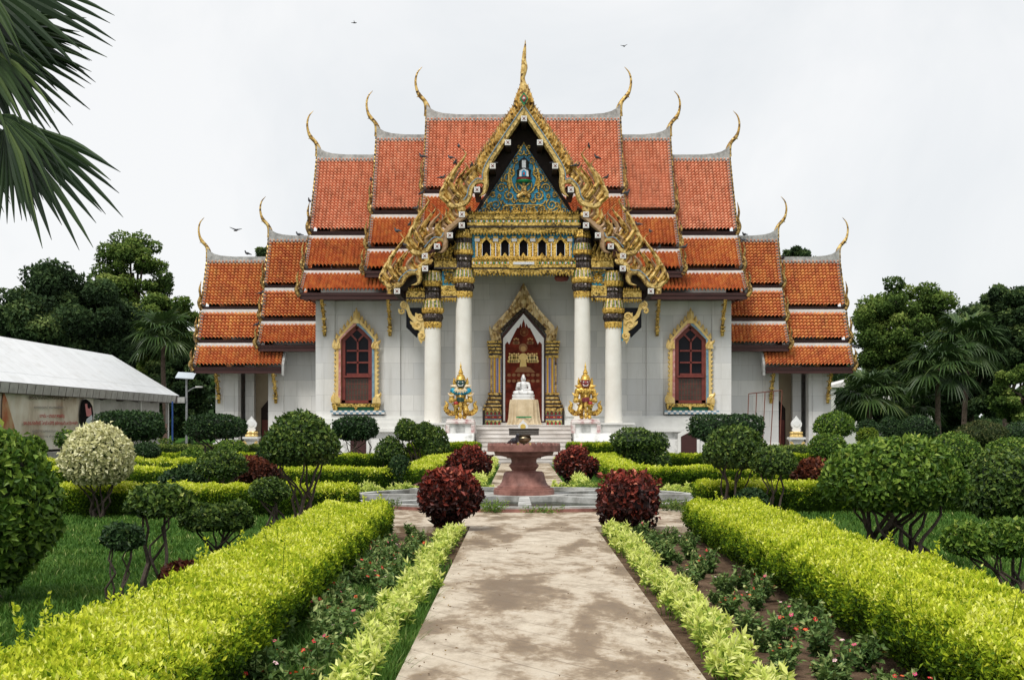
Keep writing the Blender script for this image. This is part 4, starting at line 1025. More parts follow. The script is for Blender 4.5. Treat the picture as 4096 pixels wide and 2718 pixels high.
    for a in (-1,1):
        planar(m, [(X+a*.08,z0+.36),(X+a*.3,z0+.26),(X+a*.52,z0+.28),(X+a*.68,z0+.46),(X+a*.62,z0+.66),(X+a*.72,z0+.82)], [.14,.22,.24,.21,.15,.02], Y+.1, .14)
        for k in range(5):
            u = .2+k*.17; bx_ = X+a*(.3+.38*u); flame(m, (bx_,z0+.2+.3*u*u), (bx_+a*.12,z0+.22+.4*u*u), .1, Y+.08, .1, .2*a)
        flame(m, (X+a*.12,z0+.55), (X+a*.42,z0+.66), .14, Y-.1, .12, -.2*a)
    m.build('flared_tails', MAT['goldfine'], t)
    m = MB(); sdf_mesh(m, [E((-.2,-.4,.68),(.11,.08,.11))], .018, .02); m.build('knee_guard', MAT['red'], t, smooth=True)
    m = MB()
    for k in range(7):
        a = (k-3)*.3; tube(m, [P((-.19+.11*math.sin(a),-.36-.09*math.cos(a),.62)),P((-.18+.1*math.sin(a),-.3-.09*math.cos(a),.26))], [.022,.018], 5)
    m.build('greave', MAT['goldbeam'], t)
    return t
gs = M('dark green lacquer skin',(.01,.05,.045),(.025,.09,.08),6,.35); rs = M('dark red lacquer skin',(.2,.025,.03),(.32,.06,.07),6,.35)
bluerobe = gold_mat('blue glass and gilt robe',(.0,.1,.2),(.0,.26,.45),(.03,.45,.62),scale=16,metal=.1)
g1x, g2x = PX(1063,58.3), PX(1351,58.3)
guardian('guardian_statue', 'green-faced guardian statue with blue shoulders on the left pedestal', g1x, 58.4, 1, gs, MAT['goldfine'], M('cream glass mosaic collar',(.6,.42,.2),(.85,.78,.62),14,.4))
guardian('guardian_statue', 'red-faced guardian statue dressed all in gold on the right pedestal', g2x, 58.4, -1, rs, MAT['goldfine'], MAT['goldfine'])
pk = M('flaking pink limewash',(.42,.2,.2),(.72,.66,.63),3,.85,0,.3,lo=.38,hi=.58)
for X,lb in ((g1x,'flaking pink and white pedestal under the green-faced guardian'),(g2x,'flaking pink and white pedestal under the red-faced guardian')):
    t = thing('pedestal', lb, 'pedestal', (X,58.4,1.28))
    m = MB(); bevbox(m, X-.6,X+.6,57.8,59.0,1.82,1.9,.02); bevbox(m, X-.64,X+.64,57.76,59.04,1.7,1.82,.03)
    for a in (-1,1): box(m, X+a*.56-.08, X+a*.56+.08, 57.78,58.98,1.285,1.7)
    m.build('frame', pk, t)
    m = MB(); box(m, X-.48,X+.48,57.86,58.95,1.282,1.7); m.build('block', MAT['oldwhite'], t)
    m = MB(); box(m, X-.2,X+.2,57.83,57.86,1.33,1.62); m.build('plaque', MAT['ridge'], t)
# ---- fountain table, bowl and tray
fx, fy = PX(1209,29), 29.0; k_ = .2441*29/F
fz = lambda y: EYE-(923.1+y*.2441-HZ)/F*29
prof = [(287,930),(287,842),(280,838),(280,826),(252,822),(250,808),(230,800),(212,772),(200,735),(193,700),(184,680),(172,671),(118,668),(112,662),(140,622),(143,614),(124,596),(118,585),(120,560),(128,548),(162,546),(164,538),(200,528),(222,524),(226,520),(272,520),(282,488),(288,484),(338,482),(345,478),(345,424),(341,420),(318,419),(314,424),(0.01,424)]
t = thing('stone_table', 'round red sandstone table on a bell-shaped foot in the pool', 'table', (fx,fy,-.08))
sand = M('red sandstone',(.13,.05,.038),(.36,.17,.135),2.6,.6,0,.35,lo=.36,hi=.66)
m = MB(); lathe(m, [(r*k_, fz(y)) for r,y in prof], fx, fy, 72); m.build('table_body', sand, t)
m = MB()
for q in range(34):
    a = q*2*math.pi/34; r0 = 330*k_; cx_,cy_ = fx+r0*math.cos(a), fy+r0*math.sin(a); u = np.array((math.cos(a),math.sin(a))); v = np.array((-u[1],u[0])); w_ = .055
    V = []
    for z,sc_ in ((fz(421),1),(fz(404),.72)):
        for du,dv in ((-.045,-w_),(.03,-w_),(.03,w_),(-.045,w_)): V.append((cx_+u[0]*du*sc_+v[0]*dv*sc_, cy_+u[1]*du*sc_+v[1]*dv*sc_, z))
    m.add(V, BOXF)
m.build('rim_petals', sand, t)
zt = fz(424)
t = thing('incense_bowl', 'bronze footed bowl standing on the red stone table', 'bowl', (fx,fy,zt))
m = MB(); lathe(m, [(.1,zt+.002),(.11,zt+.02),(.07,zt+.035),(.08,zt+.05),(.155,zt+.11),(.165,zt+.16),(.14,zt+.2),(.155,zt+.222),(.13,zt+.222),(.12,zt+.19)], fx, fy, 28); m.build('bowl_body', M('tarnished bronze',(.12,.1,.06),(.35,.3,.2),8,.35,.7), t, smooth=True)
m = MB()
for a in (-1,1): lathe(m, [(.03,zt+.003),(.032,zt+.05),(.02,zt+.06)], fx+a*.13, fy-.05, 8)
m.build('bowl_foot', MAT['goldpaint'], t)
t = thing('wooden_tray', 'dark weathered wooden tray resting on the bronze bowl', 'tray', (fx,fy,zt+.224))
m = MB(); z0 = zt+.224; wood = M('dark weathered wood',(.03,.028,.024),(.09,.08,.068),3,.8,0,.4,stretch=(1,6,9))
for q in range(3): box(m, fx-.33,fx+.33,fy-.17,fy+.17,z0+q*.045,z0+q*.045+.041)
m.build('planks', wood, t)
m = MB(); box(m, fx-.34,fx+.34,fy-.18,fy-.171,z0+.12,z0+.15); box(m, fx-.34,fx+.34,fy+.171,fy+.18,z0+.12,z0+.15); m.build('edge_strip', wood, t)
t = thing('lotus_plaque', 'white lotus-bud plaque with a yellow disc above the tray', 'plaque', (fx-.02,fy,z0+.136))
zz0 = z0+.136; m = MB(); half = [(.06,0),(.1,.01),(.115,.06),(.1,.09),(.08,.12),(.05,.15),(.02,.175),(0,.215)]
prism(m, [(fx-.02+a,zz0+b_) for a,b_ in half]+[(fx-.02-a,zz0+b_) for a,b_ in half[-2::-1]], fy-.03, fy+.02); m.build('bud', MAT['marble'], t)
m = MB(); prism(m, [(fx-.02+.06*math.cos(a),max(zz0+.002,zz0+.055+.06*math.sin(a))) for a in np.linspace(0,2*np.pi,20,endpoint=False)], fy-.037, fy-.031); m.build('disc', M('yellow ochre disc',(.6,.4,.08),(.75,.55,.16),5,.5), t)
# ---- boundary markers
for px,Y,lb in ((580.5,62,'white and gold boundary marker pillar beside the left topiaries'),(1837.5,60,'white and gold boundary marker pillar beside the right topiaries')):
    X = PX(px,Y); t = thing('marker_pillar', lb, 'pillar', (X,Y,-.1))
    m = MB(); box(m,X-.36,X+.36,Y-.36,Y+.36,-.1,.12); box(m,X-.27,X+.27,Y-.27,Y+.27,.17,.9); box(m,X-.36,X+.36,Y-.36,Y+.36,.98,1.08); box(m,X-.3,X+.3,Y-.3,Y+.3,.9,.98); m.build('shaft', MAT['oldwhite'], t)
    m = MB(); box(m,X-.33,X+.33,Y-.33,Y+.33,.12,.17); lathe(m,[(.28,1.08),(.3,1.14),(.25,1.2),(.3,1.28),(.27,1.33)],X,Y,24,petals=12,amp=.06)
    for a in (-1,1): flame(m,(X+a*.3,.88),(X+a*.18,.72),.14,Y-.28,.03,.2*a); flame(m,(X+a*.28,.17),(X+a*.2,.32),.12,Y-.28,.03,-.2*a)
    m.build('gilt_trim', MAT['goldpaint'], t)
    m = MB(); h = [(.15,1.33),(.2,1.4),(.16,1.5),(.24,1.6),(.25,1.72),(.18,1.84),(.1,1.92),(0,2.06)]
    prism(m,[(X+a,b_) for a,b_ in h]+[(X-a,b_) for a,b_ in h[-2::-1]],Y-.07,Y+.07)
    h2 = [(.13,1.62),(.15,1.72),(.08,1.82),(0,1.87)]; prism(m,[(X+a,b_) for a,b_ in h2]+[(X-a,b_) for a,b_ in h2[-2::-1]]+[(X,1.54)],Y-.09,Y-.07)
    m.build('leaf_slab', MAT['marble'], t)
# ---- rusty rack and solar lamp
Y = 61.5; t = thing('metal_rack', 'rusty leaning metal pipe rack beside the right wing', 'rack', (PX(1765,Y),Y,0))
tops = [(1727.7,908),(1746,906),(1765.5,904),(1785,902),(1804.5,900)]; bots = [(1722,1012),(1740,1018),(1758,1024),(1776,1030),(1798,1036)]
m = MB()
for (a,b_),(c_,d_) in zip(tops,bots): tube(m,[(PX(a,Y),Y,PZ(b_,Y)),(PX(c_,Y-.6),Y-.6,0)],.024,6)
tube(m,[(PX(a,Y),Y,PZ(b_,Y)) for a,b_ in tops],.026,6)
lo = [(PX(c_,Y-.5),Y-.5,.32) for c_,d_ in (bots[0],bots[-1])]; tube(m,lo,.022,6)
m.build('pipes', M('rusty pipe',(.1,.03,.018),(.18,.06,.035),12,.8), t)
Y = 66.0; X = PX(430.5,Y); t = thing('street_lamp', 'grey solar lamp post beside the white shed', 'lamp', (X,Y,-.1)); grey = M('galvanised steel',(.22,.23,.24),(.36,.37,.38),6,.5,.4)
m = MB(); tube(m,[(X,Y,-.1),(X,Y,4.05)],[.07,.05],10); m.build('pole', grey, t)
m = MB(); m.add([(X-.5,Y-.3,4.0),(X+.42,Y-.3,3.95),(X+.42,Y+.3,4.25),(X-.5,Y+.3,4.3),(X-.5,Y-.3,4.04),(X+.42,Y-.3,3.99),(X+.42,Y+.3,4.29),(X-.5,Y+.3,4.34)],BOXF); m.build('solar_panel', M('pale blue grey panel',(.45,.52,.58),(.55,.6,.66),3,.25), t)
m = MB(); tube(m,[(X,Y,3.3),(X+.35,Y-.1,3.5),(X+.55,Y-.15,3.55)],.025,6); m.build('arm', grey, t)
m = MB(); box(m,X+.5,X+.85,Y-.22,Y-.08,3.53,3.6); m.build('lamp_head', MAT['white'], t)
m = MB(); box(m,X-.42,X-.06,Y-.15,Y+.1,2.75,3.05); m.build('battery_box', MAT['ridge'], t)
# ---- pigeons
def pigeon():
    m = MB()
    sdf_mesh(m,[('e',(0,0,.09),(.06,.12,.06)),('c',(0,-.09,.11),(0,-.13,.18),.045,.03),('e',(0,-.135,.2),(.03,.036,.03)),('c',(0,-.16,.195),(0,-.185,.188),.012,.006),('c',(0,.1,.075),(0,.24,.05),.035,.022),('c',(.045,-.03,.1),(.04,.15,.075),.025,.012),('c',(-.045,-.03,.1),(-.04,.15,.075),.025,.012),('c',(.02,-.01,.05),(.02,-.01,.004),.01,.008),('c',(-.02,-.01,.05),(-.02,-.01,.004),.01,.008)],.012,.02)
    return m
pm = M('slate grey feathers',(.03,.032,.04),(.09,.095,.11),14,.5)
pig = pigeon().build('pigeon', pm, loc=(0,0,0), smooth=True)
spots = [('gable',PX(px,59.72),59.72,PZ(py,59.72)) for px,py in ((1020,413),(1040,367),(1059,341),(1050,379),(1088,386),(945,521),(960,485),(973,449),(917,537),(934,569),(1359,341),(1378,367),(1398,413),(1330,386),(1445,449),(1473,521),(1501,537),(1520,575))]
spots += [('purlin',PX(px,59.9),59.9,PZ(py,59.72)) for px,py in ((1137,377),(1281,377))]
spots += [('roof',TAILS[k][0],TAILS[k][1],TAILS[k][2]) for k in (1,3,8,9,13,15,19,20,24,29) if k < len(TAILS)]+[('roof',PX(571,68.1),68.1,PZ(588,68.1)),('roof',PX(690,68.1),68.1,10.22+1.1+.2),('roof',PX(1718,68.1),68.1,10.22+1.1+.2)]
first = True
for kind,bx_,by_,bz_ in spots:
    lb = {'gable':'dark pigeon perched among the gilded gable flames','purlin':'grey pigeon standing on a white-capped purlin end inside the gable','roof':'small pigeon perched on the stepped tile roofs'}[kind]
    o = pig if first else copy_tree(pig,(0,0,0)); first = False
    o.location = (bx_,by_,bz_-.01); o.rotation_euler = (0,0,random.uniform(0,6.28)); s_ = random.uniform(.95,1.2); o.scale = (s_,s_,s_)
    tag(o,lb,'pigeon','pigeons on the '+kind)
o = copy_tree(pig,(0,0,0)); o.location = (fx-.215,fy-.2,zt+.0); o.rotation_euler = (0,0,.5); o.scale = (1.15,1.15,1.15); tag(o,'blue-grey pigeon standing on the red stone table by the bowl','pigeon'); 
if 'group' in o: del o['group']
fb = MB(); sdf_mesh(fb,[('e',(0,0,0),(.05,.15,.05)),('c',(0,-.12,.01),(0,-.18,.02),.04,.02),('c',(.03,0,.02),(.3,.05,.1),.035,.012),('c',(-.03,0,.02),(-.3,.05,.12),.035,.012),('c',(0,.12,0),(0,.26,0),.03,.02)],.014,.02)
fo = fb.build('flying_bird', pm, loc=(0,0,0), smooth=True)
for q,(px,py,Yy,lb) in enumerate(((545,531,60,'dark bird gliding in the sky left of the temple roofs'),(818,53,75,'tiny bird high in the sky left of the spire'),(1440,107,75,'tiny bird high in the sky right of the spire'))):
    o = fo if q == 0 else copy_tree(fo,(0,0,0)); o.location = (PX(px,Yy),Yy,PZ(py,Yy)); o.rotation_euler = (0,0,q*1.1+.6); tag(o,lb,'bird')
    if q: o.scale = (.7,.7,.7)
# ================================================================== GROUND, PATH, POOL
GZ = -.12
def path_mat():
    m, nt, b, o = nodes('stained scored concrete')
    v = coords(nt); v2 = coords(nt, (.55,1,1), (0,0,.15))
    n1 = noise(nt, coords(nt,(1.05,.42,1)), 1.0, 8, .66, .5); n2 = noise(nt, coords(nt,(1,.62,1),(0,0,.4)), 3.4, 8, .74); n3 = noise(nt, v, 46, 4, .7)
    wv_ = nt.nodes.new('ShaderNodeMath'); wv_.operation = 'MULTIPLY_ADD'; nt.links.new(n2, wv_.inputs[0]); wv_.inputs[1].default_value = .42; wv_.inputs[2].default_value = -.21
    sm_ = nt.nodes.new('ShaderNodeMath'); nt.links.new(n1, sm_.inputs[0]); nt.links.new(wv_.outputs[0], sm_.inputs[1]); n1 = sm_.outputs[0]
    c = ramp(nt, [(.36,(.18,.12,.065)),(.44,(.255,.18,.105)),(.485,(.41,.32,.22)),(.53,(.54,.455,.345)),(.72,(.66,.58,.46))], n1)
    c = mix(nt, ramp(nt,[(.38,(.45,.45,.45)),(.52,(0,0,0))],n2), c, (.2,.145,.09))
    c = mix(nt, ramp(nt,[(.56,(0,0,0)),(.74,(.35,.35,.35))],n2), c, (.72,.68,.6))
    br = nt.nodes.new('ShaderNodeTexBrick'); vv = coords(nt,(1,1,1),(0,0,R(54))); nt.links.new(vv, br.inputs['Vector'])
    br.inputs['Scale'].default_value = 1; br.inputs['Brick Width'].default_value = 40; br.inputs['Row Height'].default_value = .3; br.inputs['Mortar Size'].default_value = .01; br.inputs['Mortar Smooth'].default_value = .4
    br.inputs['Color1'].default_value = (0,0,0,1); br.inputs['Color2'].default_value = (0,0,0,1); br.inputs['Mortar'].default_value = (1,1,1,1)
    mk = mix(nt, ramp(nt,[(.4,(.1,.1,.1)),(.6,(.9,.9,.9))],noise(nt,v,1.7,3)), (0,0,0), br.outputs['Color'])
    c = mix(nt, mix(nt,.7,(0,0,0),mk), c, (.12,.08,.05))
    c = mix(nt, ramp(nt,[(.3,(.25,.25,.25)),(.7,(0,0,0))],n3), c, (.1,.08,.06))
    nt.links.new(c, b.inputs['Base Color'])
    nt.links.new(ramp(nt,[(.4,(.5,.5,.5)),(.6,(.85,.85,.85))],n1), b.inputs['Roughness'])
    bump(nt, b, n3, .25, .01); return m
MAT['path'] = path_mat()
MAT['soil'] = M('garden soil',(.055,.032,.02),(.26,.175,.115),5.5,.97,0,1.0,bd=.05,lo=.3,hi=.72,spec=.05)
MAT['lawn'] = M('mown lawn ground',(.025,.07,.012),(.065,.125,.028),.8,.98,0,.6,spec=.0)
MAT['concrete'] = M('grey concrete',(.22,.21,.19),(.5,.48,.44),1.4,.85,0,.3)
MAT['poolwall'] = M('whitewashed pool wall',(.2,.195,.175),(.62,.62,.59),2.2,.85,0,.25)
q = MB()
n = 60; gx = np.concatenate([np.linspace(-700,-32,8),np.linspace(-30,30,n),np.linspace(32,700,8)]); gy = np.concatenate([[-30,-5],np.linspace(0,80,n),[120,300,900]])
X_,Y_ = np.meshgrid(gx,gy,indexing='ij'); w_ = len(gy); ii,jj = np.meshgrid(np.arange(len(gx)-1),np.arange(w_-1),indexing='ij'); ii=ii.ravel(); jj=jj.ravel()
q.add(np.stack([X_,Y_,np.full(X_.shape,GZ)],-1), np.stack([ii*w_+jj,(ii+1)*w_+jj,(ii+1)*w_+jj+1,ii*w_+jj+1],1)); q.build('ground', MAT['lawn'], kind='structure', label='green lawn ground reaching to the trees')
PL_, PR_ = -.83, 1.235
q = MB(); box(q,PL_,PR_,-4,21.6,GZ-.1,0); q.build('path', MAT['path'], kind='structure')
q = MB(); box(q,PL_,PR_,33.2,56.2,GZ-.1,0); q.build('path', MAT['path'], kind='structure')
q = MB(); prismz(q,[(-3.6,21.6),(4.0,21.6),(4.6,24),(4.6,29)]+[(PX(1209.5,29)+4.02*math.cos(a),29+4.02*math.sin(a)) for a in np.linspace(0,-math.pi,40)]+[(-4.4,29),(-4.2,24)],GZ-.1,-.002); q.build('pool_terrace', MAT['path'], kind='structure')
q = MB(); box(q,-16,16.4,56.2,66,GZ-.1,-.02); q.build('forecourt', MAT['concrete'], kind='structure')
q = MB(); box(q,-26,-9.6,66.5,80,GZ-.1,.06); q.build('pavement', MAT['concrete'], kind='structure')
def sheet(name, pts, z, mat):
    q = MB(); q.add([(x,y,z) for x,y in pts],[list(range(len(pts)))]); return q.build(name, mat, kind='structure')
sheet('flower_bed', [(-2.7,2),(PL_,2),(PL_,21.6),(-2.9,21.6)], GZ+.012, MAT['soil'])
sheet('flower_bed', [(PR_,2),(3.3,2),(3.3,21.6),(PR_,21.6)], GZ+.012, MAT['soil'])
# pool
px_, py_, PR0 = PX(1209.5,29), 29.0, 4.02
t = thing('lily_pool', 'round whitewashed lily pool with low radial walls around the stone table', 'pool', (px_,py_,-.1))
def ringwall(mb, r0, r1, z0, z1, n=64):
    for k in range(n):
        a0,a1 = 2*np.pi*k/n, 2*np.pi*(k+1)/n
        P = [(px_+r*math.cos(a),py_+r*math.sin(a)) for r,a in ((r0,a0),(r1,a0),(r1,a1),(r0,a1))]
        V = [(x,y,z0) for x,y in P]+[(x,y,z1) for x,y in P]
        mb.add(V,np.array([[7,6,5,4],[1,2,6,5],[3,0,4,7]]))
q = MB(); ringwall(q,PR0-.22,PR0,-.3,.1); q.build('rim', [MAT['poolwall']], t)
q = MB(); ringwall(q,PR0+.001,PR0+.05,-.3,.06); q.build('rim_plinth', sand, t)
q = MB(); ringwall(q,.02,.98,-.3,.13,32); q.build('inner_ring', MAT['poolwall'], t)
for k in range(8):
    a = k*math.pi/4-math.pi/2; c_,s_ = math.cos(a),math.sin(a); q = MB(); V = []
    for r,hw in ((.9,.1),(PR0-.2,.13)):
        for sd_ in (-1,1): V.append((px_+r*c_-s_*hw*sd_, py_+r*s_+c_*hw*sd_))
    P = [V[0],V[1],V[3],V[2]]; prismz(q,P,-.3,.133+.001*(k%2)); q.build('spoke_wall', MAT['poolwall'], t)
q = MB(); q.add([(px_+(PR0-.2)*math.cos(a),py_+(PR0-.2)*math.sin(a),.012) for a in np.linspace(0,2*np.pi,48,endpoint=False)],[list(range(48))])
m, nt, b, o = nodes('dark pond water'); b.inputs['Base Color'].default_value = (.02,.026,.018,1); b.inputs['Roughness'].default_value = .25; b.inputs['Specular IOR Level'].default_value = .12; b.inputs['Base Color'].default_value = (.012,.02,.01,1); bump(nt,b,noise(nt,coords(nt),9,3),.08,.01)
q.build('water', m, kind='structure')

# ================================================================== PLANT MATERIALS
G1 = leaf_mat('dark topiary leaves',[(0,(.008,.018,.005)),(.3,(.03,.065,.012)),(.58,(.095,.16,.026)),(.82,(.21,.28,.05)),(1,(.42,.46,.13))],.36,.15,.45)
G1d = leaf_mat('deep green leaves',[(0,(.006,.016,.006)),(.5,(.025,.06,.018)),(.85,(.07,.13,.035)),(1,(.18,.24,.07))],.38,.15,.45)
G2 = leaf_mat('bright topiary leaves',[(0,(.012,.028,.006)),(.33,(.055,.12,.015)),(.66,(.17,.27,.035)),(1,(.44,.5,.1))],.36,.2,.45)
GY = leaf_mat('golden hedge leaves',[(0,(.014,.034,.005)),(.3,(.085,.17,.01)),(.55,(.36,.47,.02)),(.8,(.7,.735,.06)),(1,(.9,.91,.3))],.5,.3,.25)
GB = leaf_mat('pale border leaves',[(0,(.03,.085,.012)),(.35,(.2,.36,.04)),(.65,(.66,.73,.16)),(1,(.92,.92,.42))],.5,.3,.25)
GV = leaf_mat('cream variegated leaves',[(0,(.016,.035,.01)),(.3,(.07,.12,.03)),(.55,(.62,.6,.3)),(1,(.95,.92,.66))],.5,.2,.3)
GR = leaf_mat('copper red leaves',[(0,(.014,.005,.005)),(.35,(.055,.013,.01)),(.6,(.16,.028,.018)),(.85,(.34,.055,.035)),(1,(.6,.2,.12))],.32,.15,.5)
GRb = leaf_mat('rusty brown leaves',[(0,(.012,.005,.004)),(.4,(.06,.018,.01)),(.75,(.17,.045,.022)),(1,(.34,.12,.05))],.4,.15,.4)
GP = leaf_mat('periwinkle leaves',[(0,(.014,.04,.01)),(.35,(.05,.11,.026)),(.7,(.15,.24,.06)),(1,(.5,.56,.22))],.35,.2,.45)
GT1 = leaf_mat('dark broadleaf crown',[(0,(.01,.022,.009)),(.5,(.045,.085,.03)),(.85,(.12,.18,.055)),(1,(.26,.33,.11))],.5,.2,.3)
GT2 = leaf_mat('mid green crown',[(0,(.016,.036,.008)),(.5,(.085,.15,.03)),(.85,(.2,.28,.055)),(1,(.36,.42,.12))],.5,.25,.3)
GF = leaf_mat('fan palm leaves',[(0,(.012,.03,.008)),(.5,(.045,.088,.022)),(.85,(.1,.155,.04)),(1,(.24,.28,.09))],.3,.12,.5)
GFd = leaf_mat('dark glossy fan leaves',[(0,(.006,.014,.006)),(.4,(.016,.034,.013)),(.7,(.05,.085,.03)),(1,(.14,.19,.06))],.22,.1,.5)
GG = leaf_mat('grass blades',[(0,(.022,.07,.01)),(.5,(.075,.17,.024)),(.85,(.18,.27,.05)),(1,(.48,.52,.2))],.5,.3,.3)
BK = M('dark bark',(.022,.016,.012),(.085,.062,.046),6,.85,0,.6)
BK2 = M('grey brown bark',(.05,.035,.025),(.14,.1,.075),5,.85,0,.6)

# ================================================================== TOPIARY
def crown(mb, c, rad, n, L, seed, flat=-.45, lump=.07, bias=.0, core=.78, W=.62, tr=.5, sq=1, hg=0):
    n = int(n*.66); L = L*1.14
    if sq != 1: core = .74
    P,N,dep = ball_points(n, rad, seed, lump, flat, sq=sq)
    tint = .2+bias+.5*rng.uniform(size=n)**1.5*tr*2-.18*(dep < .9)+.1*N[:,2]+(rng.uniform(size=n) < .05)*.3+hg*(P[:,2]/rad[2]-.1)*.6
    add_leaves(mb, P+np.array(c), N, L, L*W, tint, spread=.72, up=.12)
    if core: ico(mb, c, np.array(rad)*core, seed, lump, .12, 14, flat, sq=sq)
def stems(mb, base, targets, r0, seed, n=1, lean=.12):
    r = np.random.default_rng(seed)
    for tx_,ty_,tz_,rr in targets:
        b0 = np.array(base)+np.array([r.normal()*lean,r.normal()*lean,0]); e = np.array((tx_,ty_,tz_)); d = e-b0
        pts = [b0]; 
        for u in (.2,.4,.6,.8): pts.append(b0+d*np.array([u**1.3,u**1.3,u])+r.normal(size=3)*np.linalg.norm(d)*.05*np.array([1,1,.2]))
        pts.append(e); pts = catmull(pts,2)
        tube(mb, pts, np.linspace(r0*rr, r0*rr*.45, len(pts)), 6)
def topiary(name, label, cat, Y, boxes, bpx, L, n, mat, ns=4, r0=.035, seed=0, flat=-.45, lump=.09, sq=1, bias=0, base_z=None, depth=1.0, group=None, bark=None, lean=.12, tr=.5, hg=0):
    bz = GZ if base_z is None else base_z; bx = PX(bpx, Y)
    t = thing(name, label, cat, (bx,Y,bz), group); r = np.random.default_rng(seed+5)
    sm = MB(); any_ = False
    for k,(x0,x1,y0,y1) in enumerate(boxes):
        cx = PX((x0+x1)/2,Y); rx = (x1-x0)/2*Y/F; zt,zb = PZ(y0,Y),PZ(y1,Y)
        rz = (zt-zb)/(1-flat) if flat is not None else (zt-zb)/2
        cz = zt-rz; yy = Y+(0 if k == 0 else r.uniform(-.3,.3)*rx)
        m = MB(); crown(m,(cx,yy,cz),(rx*.96,rx*.92*depth,rz*.97),int(n*(rx*rz)/(max(1e-6,((boxes[0][1]-boxes[0][0])/2*Y/F)*((boxes[0][3]-boxes[0][2])/(1-(flat or -1))*Y/F)))),L,seed+k*11,flat,lump,bias,tr=tr,sq=sq,hg=hg)
        m.build('crown', mat, t)
        if ns:
            tg = [(cx+rx*.62*math.cos(a),yy+rx*.5*math.sin(a),zb+.12*(zt-zb),r.uniform(.5,1)) for a in np.linspace(0,6.28,ns,endpoint=False)+r.uniform(0,6)]
            stems(sm,(bx,Y,bz),tg,r0,seed+k,lean=lean); any_ = True
    if any_: sm.build('trunk', bark or BK, t)
    return t
TP = topiary
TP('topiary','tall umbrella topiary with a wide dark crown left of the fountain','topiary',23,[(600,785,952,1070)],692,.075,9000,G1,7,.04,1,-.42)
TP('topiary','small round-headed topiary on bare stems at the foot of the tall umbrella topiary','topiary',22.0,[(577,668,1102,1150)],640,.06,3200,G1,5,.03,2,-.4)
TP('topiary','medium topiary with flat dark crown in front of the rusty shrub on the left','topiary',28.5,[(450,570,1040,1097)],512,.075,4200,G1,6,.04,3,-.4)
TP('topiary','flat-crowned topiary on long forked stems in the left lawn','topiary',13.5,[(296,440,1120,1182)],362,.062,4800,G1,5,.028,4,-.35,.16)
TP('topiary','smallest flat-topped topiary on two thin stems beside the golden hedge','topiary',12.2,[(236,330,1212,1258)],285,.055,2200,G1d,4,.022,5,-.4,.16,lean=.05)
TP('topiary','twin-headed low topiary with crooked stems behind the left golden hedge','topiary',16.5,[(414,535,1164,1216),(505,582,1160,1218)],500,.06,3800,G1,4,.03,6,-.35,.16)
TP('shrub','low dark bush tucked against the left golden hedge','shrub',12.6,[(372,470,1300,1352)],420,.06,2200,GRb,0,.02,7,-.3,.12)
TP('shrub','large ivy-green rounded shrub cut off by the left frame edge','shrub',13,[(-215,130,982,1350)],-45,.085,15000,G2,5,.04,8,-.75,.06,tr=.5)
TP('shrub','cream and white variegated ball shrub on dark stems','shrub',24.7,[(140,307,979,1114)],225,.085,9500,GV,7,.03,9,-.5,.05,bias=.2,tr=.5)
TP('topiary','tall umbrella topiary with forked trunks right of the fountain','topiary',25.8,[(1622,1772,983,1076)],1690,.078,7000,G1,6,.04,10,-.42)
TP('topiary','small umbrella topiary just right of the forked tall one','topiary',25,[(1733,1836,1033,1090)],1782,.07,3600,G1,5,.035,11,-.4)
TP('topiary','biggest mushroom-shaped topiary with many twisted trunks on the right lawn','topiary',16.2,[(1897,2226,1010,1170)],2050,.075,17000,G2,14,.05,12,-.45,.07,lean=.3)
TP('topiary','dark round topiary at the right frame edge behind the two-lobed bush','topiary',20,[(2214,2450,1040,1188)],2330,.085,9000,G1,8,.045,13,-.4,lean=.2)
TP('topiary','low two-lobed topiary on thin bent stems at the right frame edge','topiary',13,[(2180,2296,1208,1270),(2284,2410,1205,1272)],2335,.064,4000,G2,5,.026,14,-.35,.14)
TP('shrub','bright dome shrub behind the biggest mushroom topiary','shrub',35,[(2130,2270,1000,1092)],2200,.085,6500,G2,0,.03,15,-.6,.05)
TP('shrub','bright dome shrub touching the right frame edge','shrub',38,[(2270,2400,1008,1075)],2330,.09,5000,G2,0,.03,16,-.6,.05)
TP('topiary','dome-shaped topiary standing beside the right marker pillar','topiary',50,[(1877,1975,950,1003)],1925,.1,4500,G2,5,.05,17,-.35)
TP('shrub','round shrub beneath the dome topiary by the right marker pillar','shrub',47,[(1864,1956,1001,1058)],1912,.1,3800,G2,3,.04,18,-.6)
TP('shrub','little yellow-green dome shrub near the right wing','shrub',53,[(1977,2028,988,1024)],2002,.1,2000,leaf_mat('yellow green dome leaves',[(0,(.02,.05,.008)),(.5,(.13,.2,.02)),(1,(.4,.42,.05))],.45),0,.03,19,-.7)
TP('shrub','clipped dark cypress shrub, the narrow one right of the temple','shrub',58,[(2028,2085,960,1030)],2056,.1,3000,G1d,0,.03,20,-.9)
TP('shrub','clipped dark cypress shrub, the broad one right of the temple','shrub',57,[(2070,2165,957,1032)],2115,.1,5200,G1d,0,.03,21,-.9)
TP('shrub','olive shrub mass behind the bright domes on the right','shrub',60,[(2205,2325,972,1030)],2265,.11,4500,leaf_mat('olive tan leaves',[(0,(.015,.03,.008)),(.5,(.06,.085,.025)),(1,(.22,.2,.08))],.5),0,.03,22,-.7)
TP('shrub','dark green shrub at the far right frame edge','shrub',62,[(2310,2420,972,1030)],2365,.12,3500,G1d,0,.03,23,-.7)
TP('shrub','olive shrub between the dome topiary and the cypresses','shrub',62,[(1975,2030,968,1010)],2000,.11,2000,G1d,0,.03,24,-.7)
